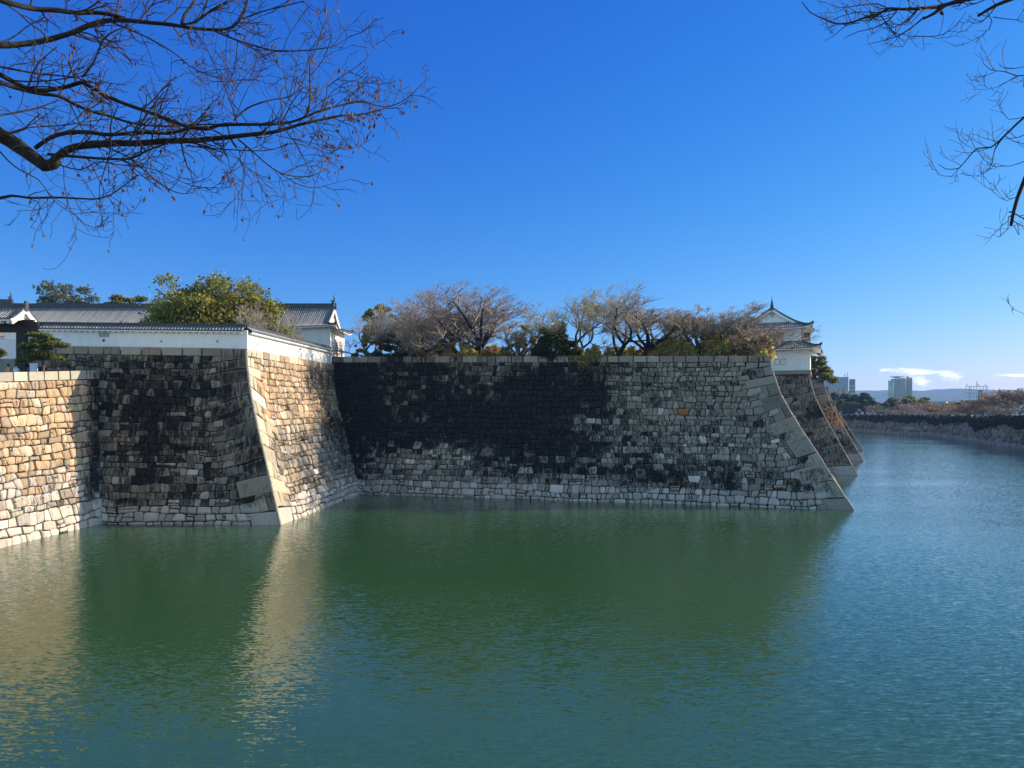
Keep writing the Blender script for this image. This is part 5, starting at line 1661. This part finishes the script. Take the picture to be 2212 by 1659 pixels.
class Bough:
    def __init__(s, seed, dfun): s.rng = random.Random(seed); s.limbs = MB(); s.fine = []; s.d = dfun; s.tips = []
    def pt(s, u, v, dv): return W(u, v, s.d(u, v) + dv)
    def line(s, pts, r0, r1, scale, dv0=0.0, dv1=0.0, twigs=1.0, tl=(.16, .66), up=.0, lvl3=True, root=None):
        """pts in the photograph, radii in the enlarged detail's pixels"""
        sp = spline(pts, 14)
        n = len(sp) - 1
        rng = s.rng
        P, R = [], []
        ph = rng.uniform(0, 50)
        for i, q in enumerate(sp):
            t = i / n
            dv = lerp(dv0, dv1, t) + .06 * nz(i * .35, ph)
            p = s.pt(q.x, q.y, dv)
            P.append(p); R.append(lerp(r0, r1, t) / scale / F * p.y * (1 + .12 * nz(i * .6, ph + 9)))
        Q, S = P, R
        if root is not None:
            Q = [root[0], root[0].lerp(P[0], .5) + Vector((0, 0, .12))] + P; S = [root[1], (root[1] + R[0]) / 2] + R
        if R[0] > .012: s.limbs.tube(Q, S, 9 if R[0] > .03 else 6)
        else: s.fine.append((2, Q, S))
        L = sum((P[i + 1] - P[i]).length for i in range(n))
        k = int(L / .105 * twigs)
        for _ in range(k):
            t = rng.random() ** .8
            i = min(n - 1, int(t * n)); bp = P[i].lerp(P[i + 1], rng.random())
            bd = (P[i + 1] - P[i]).normalized()
            sd = perp(bd, rng)
            a = math.radians(rng.uniform(25, 80))
            d = bd * math.cos(a) + sd * math.sin(a)
            d.y *= .75
            l = rng.uniform(*tl) * (1.1 - .75 * t)
            rr = min(max(R[i] * .5, .0036), .0085)
            out = []
            PP = [dict(n=rng.randint(2, 5), seg=5, wig=.22, up=up, tip=.55, **{'from': .25}), dict(n=rng.randint(1, 4), seg=3, wig=.25, up=up * 1.4, len=.5, rad=.65, ang=(25, 65), tip=.6),
                  dict(seg=3, wig=.3, up=up * 1.6, len=.5, rad=.75, ang=(25, 65), tip=.6)]
            if l < .35: PP = PP[:2]
            grow(rng, bp, d, l, rr, 0, PP, out)
            for lv, pp, r_ in out:
                s.fine.append((lv, pp, [max(x, .0021) for x in r_]))
                if lv > 0: s.tips.append((pp[-1], t))
    def finish(s, root, twcols, leafcols=None, leaves=0, pick_=None):
        s.limbs.build("trunk", M_BARK, root, True)
        twig_mesh("branches", s.fine, M_TWIG, root, twcols, s.rng)
        if leaves:
            c = [t[0] for t in s.tips]
            w_ = [pick_(p) for p in c]
            ch = s.rng.choices(c, w_, k=leaves)
            mb = MB()
            rng = s.rng
            for p in ch:                                  # withered leaves, folded and hanging
                l, wd = rng.uniform(.025, .055), rng.uniform(.008, .016)
                a = rng.uniform(0, 6.28)
                x = Vector((math.cos(a), math.sin(a), 0)); dn = Vector((rng.gauss(0, .35), rng.gauss(0, .35), -1)).normalized()
                fold = x.cross(dn) * wd * .7
                col = rng.choice(leafcols); kk = rng.uniform(.6, 1.4); col = tuple(q * kk for q in col)
                st = p + dn * .012
                mb.add([st, st + dn * l * .45 + x * wd + fold, st + dn * l, st + dn * l * .5, st + dn * l * .45 - x * wd + fold], [(0, 1, 2, 3), (0, 3, 2, 4)], col=col)
                mb.add([p, p + x * .0015, st + x * .0015, st], [(0, 1, 2, 3)], col=col)
            mb.build("foliage", M_LEAF, root)

tl_ = thing("near_tree", "dark bare tree whose boughs with withered leaves overhang from the left, close by", "tree", (0, 0, 0))
B = Bough(901, lambda u, v: 6.0 + .0008 * u + .35 * math.sin(u / 170 + v / 210))
TR = Vector((-7.2, 3.6, 12.2)); TR2 = Vector((-7.0, 4.2, 14.0))
trunk3(B.limbs, [(-7.9, 1.1, 8.0), (-7.8, 1.4, 9.2), (-7.6, 2.3, 10.8), TR, TR2, (-6.9, 4.6, 16.0), (-6.7, 4.9, 18.5)], [.42, .34, .30, .26, .2, .14, .05], 12)
Z = 3.1826
def A(p, r0, r1, **k): B.line(zA(p), r0, r1, Z, **k)
def Bb(p, r0, r1, **k): B.line(zB(p), r0, r1, Z, **k)
A([(-60, -20), (100, 30), (250, 62), (400, 70), (520, 88), (640, 85), (740, 95), (860, 125)], 20, 13, root=(TR2, .1))
A([(-60, 308), (60, 312), (250, 290), (400, 255), (520, 215), (620, 170), (740, 142), (880, 140), (1020, 155), (1180, 170), (1300, 190), (1420, 202), (1560, 200), (1640, 150), (1680, 80), (1706, -20)], 21, 8, root=(TR2, .11))
Bb([(60, 202), (180, 255), (330, 305), (480, 345), (600, 350), (760, 340), (900, 315), (1000, 255), (1080, 225), (1155, 160)], 9, 2.5, dv1=.3)
A([(740, 140), (860, 190), (1000, 250), (1130, 320), (1230, 390), (1300, 450), (1400, 500), (1520, 540), (1640, 552), (1760, 548)], 7, 2.5, dv1=-.4)
A([(-60, 480), (60, 545), (160, 595), (260, 622), (380, 612), (480, 590), (560, 565), (680, 630), (800, 690), (920, 735), (1060, 785), (1180, 830), (1320, 880), (1430, 890)], 16, 11, root=(TR, .1))
Bb([(30, 888), (100, 862), (300, 855), (450, 855), (600, 840), (700, 805), (780, 770), (860, 745), (960, 720), (1100, 700), (1250, 735), (1380, 690), (1480, 600), (1565, 520)], 12, 1.5, dv1=.4)
A([(-60, 545), (100, 600), (260, 640), (400, 660), (520, 720), (640, 770), (760, 800), (880, 840), (1000, 860), (1150, 868), (1320, 858), (1500, 855)], 15, 5, dv0=.1, dv1=.7, root=(TR, .1))
A([(-60, 900), (60, 960), (160, 1030), (250, 1095), (310, 1140), (365, 1128), (395, 1090)], 56, 36, twigs=.3, root=(TR, .22))
A([(350, 1120), (430, 1050), (520, 1010), (650, 995), (800, 985), (950, 985), (1150, 970), (1350, 965), (1500, 950), (1746, 922)], 26, 15)
Bb([(349, 922), (500, 905), (650, 860), (800, 825), (950, 795), (1100, 785), (1250, 745), (1380, 745)], 14, 2.5)
A([(240, 1020), (340, 950), (450, 915), (600, 908), (720, 925), (850, 920), (1000, 910), (1180, 915), (1300, 880), (1430, 880)], 15, 11, dv1=-.2)
A([(330, 1060), (500, 1075), (700, 1090), (900, 1090), (1000, 1040), (1150, 985)], 11, 6, dv1=-.3)
A([(890, 1090), (970, 1150), (1060, 1230), (1160, 1300), (1260, 1332), (1350, 1310), (1400, 1240)], 7, 2, dv1=.2)
A([(400, 1130), (550, 1165), (680, 1110), (800, 1130), (1000, 1150), (1150, 1200), (1300, 1270), (1450, 1290), (1600, 1280), (1700, 1200)], 6, 2, dv1=.3)
A([(-40, 1375), (80, 1345), (200, 1360), (400, 1358), (550, 1365), (680, 1367), (760, 1340), (860, 1270), (950, 1200)], 11, 2.5, twigs=.9, tl=(.12, .36), up=-.03, root=(TR, .05))
A([(-30, 1010), (60, 1110), (140, 1170), (270, 1240), (330, 1330), (420, 1420), (520, 1480), (580, 1540), (650, 1565), (745, 1540)], 6, 1.5, dv1=-.2, twigs=.7)
A([(520, 1470), (640, 1455), (720, 1440), (770, 1400)], 2.5, 1.2, twigs=.8)
A([(-40, 450), (120, 480), (260, 505), (420, 520), (540, 535), (620, 580), (690, 660), (712, 740), (690, 778)], 9, 5, dv1=.15)
A([(565, 530), (640, 440), (690, 320), (740, 240), (880, 175)], 9, 4, dv1=-.3)
A([(520, 510), (470, 430), (510, 340), (525, 250), (530, 120)], 6, 2.5, dv1=.4)
A([(980, 890), (1080, 790), (1120, 690), (1170, 560), (1180, 390)], 7, 2, dv1=-.3)
A([(1250, 160), (1270, 100), (1330, 20), (1350, -40)], 12, 7, dv1=.2)
A([(1250, 165), (1350, 150), (1450, 70), (1560, 10)], 9, 6, dv1=-.2)
A([(-40, 800), (100, 775), (250, 745), (400, 690)], 9, 5, dv1=.2)
A([(60, 915), (200, 875), (420, 862), (600, 835), (750, 815)], 7, 3, dv1=.3)
A([(340, 1040), (375, 940), (390, 800)], 6, 2, dv1=.3)
Bb([(235, 845), (185, 690), (130, 560), (60, 420), (20, 300)], 6, 2, dv1=-.2)
Bb([(712, 800), (735, 700), (735, 560), (735, 440), (780, 330), (830, 180), (900, 70), (937, 0)], 8, 4, dv1=.2)
Bb([(800, 775), (850, 650), (852, 600), (960, 520), (1080, 440), (1180, 340), (1200, 255)], 6, 1.5, dv1=-.2)
Bb([(210, 830), (300, 745), (450, 690), (600, 660), (680, 580), (720, 440), (735, 330)], 8, 3, dv1=.2)
Bb([(170, 690), (260, 560), (360, 440), (430, 360)], 4, 2, dv1=.3)
Bb([(240, 955), (330, 1030), (430, 1120), (520, 1182), (620, 1210), (740, 1212), (840, 1160), (890, 1080)], 8, 2, dv1=.3)
Bb([(520, 1185), (640, 1260), (760, 1292), (900, 1260), (1020, 1230)], 5, 1.5, dv1=-.1)
Bb([(-120, 1000), (100, 1022), (350, 1036), (480, 1028), (600, 988), (700, 1000), (800, 1035), (900, 1060), (1030, 1085)], 6, 1.5, dv1=.2)
Bb([(500, 930), (700, 980), (830, 1060), (870, 1150), (820, 1190)], 4, 2, dv1=-.2)
Bb([(755, 870), (755, 915), (800, 955), (900, 1010), (1000, 1022), (1100, 990), (1185, 930)], 3.5, 1.3, dv1=.1)
Bb([(640, 860), (760, 740), (900, 650), (1010, 620)], 3, 1.5, dv1=-.3)
Bb([(0, 105), (130, 40), (250, -20)], 7, 5)
Bb([(270, 130), (400, 80), (560, 40), (700, 5)], 6, 4, dv1=-.2)
Bb([(100, 200), (330, 330), (480, 345)], 4, 3, dv1=.2)
def lw(p):
    u, v = U0 + F * p.x / p.y, V0 - F * (p.z - HC) / p.y
    return .25 + 5 * math.exp(-((u - 800) / 75) ** 2 - ((v - 235) / 45) ** 2) + 2.2 * math.exp(-((u - 750) / 90) ** 2 - ((v - 330) / 60) ** 2) + 1.6 * math.exp(-((u - 270) / 130) ** 2 - ((v - 400) / 40) ** 2)
B.finish(tl_, [(.05, .036, .032), (.065, .045, .04), (.085, .055, .05), (.045, .035, .03)], [(.16, .055, .03), (.12, .05, .03), (.20, .10, .05), (.18, .12, .08)], 380, lw)

tr_ = thing("near_tree", "bare tree with upturned twigs reaching in from the top right and right edge, close by", "tree", (0, 0, 0))
B = Bough(902, lambda u, v: 8.2 - .0004 * (u - 1700) + .3 * math.sin(u / 150 + v / 190))
K1, K2 = Vector((8.2, 4.2, 15.0)), Vector((8.0, 4.0, 12.0))
trunk3(B.limbs, [(8.6, 1.2, 8.0), (8.5, 1.6, 9.5), K2, K1, (8.0, 4.4, 17.5), (7.6, 4.6, 20)], [.40, .33, .27, .2, .13, .05], 12)
Z = 2.3259
def R(p, r0, r1, **k):
    k.setdefault('up', .16); k.setdefault('tl', (.2, .55)); k.setdefault('twigs', .75)
    B.line(zR(p), r0, r1, Z, **k)
R([(1310, -70), (1100, -25), (960, 2), (860, 30), (760, 42), (660, 46), (600, 42), (540, 72), (480, 86), (420, 110), (340, 120), (270, 95), (200, 60), (160, 10)], 15, 2.2, root=(K1, .09))
R([(880, 25), (820, 70), (770, 95)], 12, 5, twigs=.3); R([(775, 85), (710, 140), (640, 182), (580, 202), (490, 222)], 5, 1.5)
R([(710, 140), (690, 200), (660, 245)], 2, 1, twigs=.5)
R([(640, 45), (600, 100), (520, 142), (440, 160), (370, 195)], 5, 1.6); R([(450, 115), (380, 130), (320, 180), (275, 205)], 3.5, 1.3)
R([(600, 45), (540, 20), (430, 30), (350, 38), (270, 10)], 4, 1.5)
R([(650, 48), (560, 62), (440, 62), (350, 85), (250, 130)], 4, 1.4, dv1=.4)
R([(1310, -40), (1170, 12), (1110, 40), (1045, 80)], 12, 7, twigs=.4, root=(K1, .08)); R([(1090, 60), (1115, 105), (1100, 150), (1035, 155)], 3.5, 1.3)
R([(700, 180), (800, 182), (870, 172), (940, 120), (985, 60)], 3, 2); R([(860, 60), (865, 70), (870, 75)], 9, 4, twigs=0)
R([(1120, 85), (1190, 95), (1250, 100), (1290, 60)], 3, 1.5)
R([(1320, 375), (1240, 382), (1180, 360), (1110, 352), (1072, 320), (1055, 260)], 4, 1.4, root=(K2, .05)); R([(1245, 384), (1190, 412), (1150, 428)], 2.5, 1.2); R([(1310, 330), (1220, 345), (1170, 345)], 2.5, 1.5); R([(1282, 370), (1272, 440)], 2.5, 1.8, twigs=.2)
R([(1330, 545), (1240, 622), (1170, 690), (1110, 740), (1040, 746), (990, 800), (950, 845), (880, 848), (845, 825)], 6, 1.5, root=(K2, .06))
R([(1320, 575), (1200, 600), (1165, 545)], 3, 1.3); R([(1172, 690), (1130, 750), (1115, 820), (1098, 852), (1040, 886), (1000, 880)], 4, 1.4)
R([(950, 845), (910, 886), (840, 875), (830, 846)], 2.2, 1.2); R([(1320, 795), (1200, 836), (1130, 820)], 3, 1.4, root=(K2, .03)); R([(1300, 670), (1250, 690), (1170, 700)], 3, 1.5)
R([(1030, 745), (1010, 700), (960, 712)], 2.2, 1.2)
R([(1340, 800), (1300, 855), (1272, 920), (1245, 990), (1225, 1060), (1210, 1135)], 11, 7.5, twigs=.15, root=(K2, .08))
R([(1228, 1075), (1197, 1092), (1195, 1150), (1150, 1192), (1100, 1168)], 3.5, 1.4); R([(1222, 1110), (1260, 1130), (1290, 1142)], 3, 1.5); R([(1245, 990), (1200, 1000), (1160, 950)], 3, 1.3); R([(1225, 1130), (1250, 1180), (1262, 1165)], 2.2, 1.2); R([(1230, 1065), (1200, 1066)], 5, 4, twigs=0)
R([(1330, 1600), (1290, 1585), (1240, 1560), (1212, 1550)], 3, 1.4, root=(K2, .03))
B.finish(tr_, [(.030, .024, .024), (.04, .03, .028), (.05, .036, .034)])
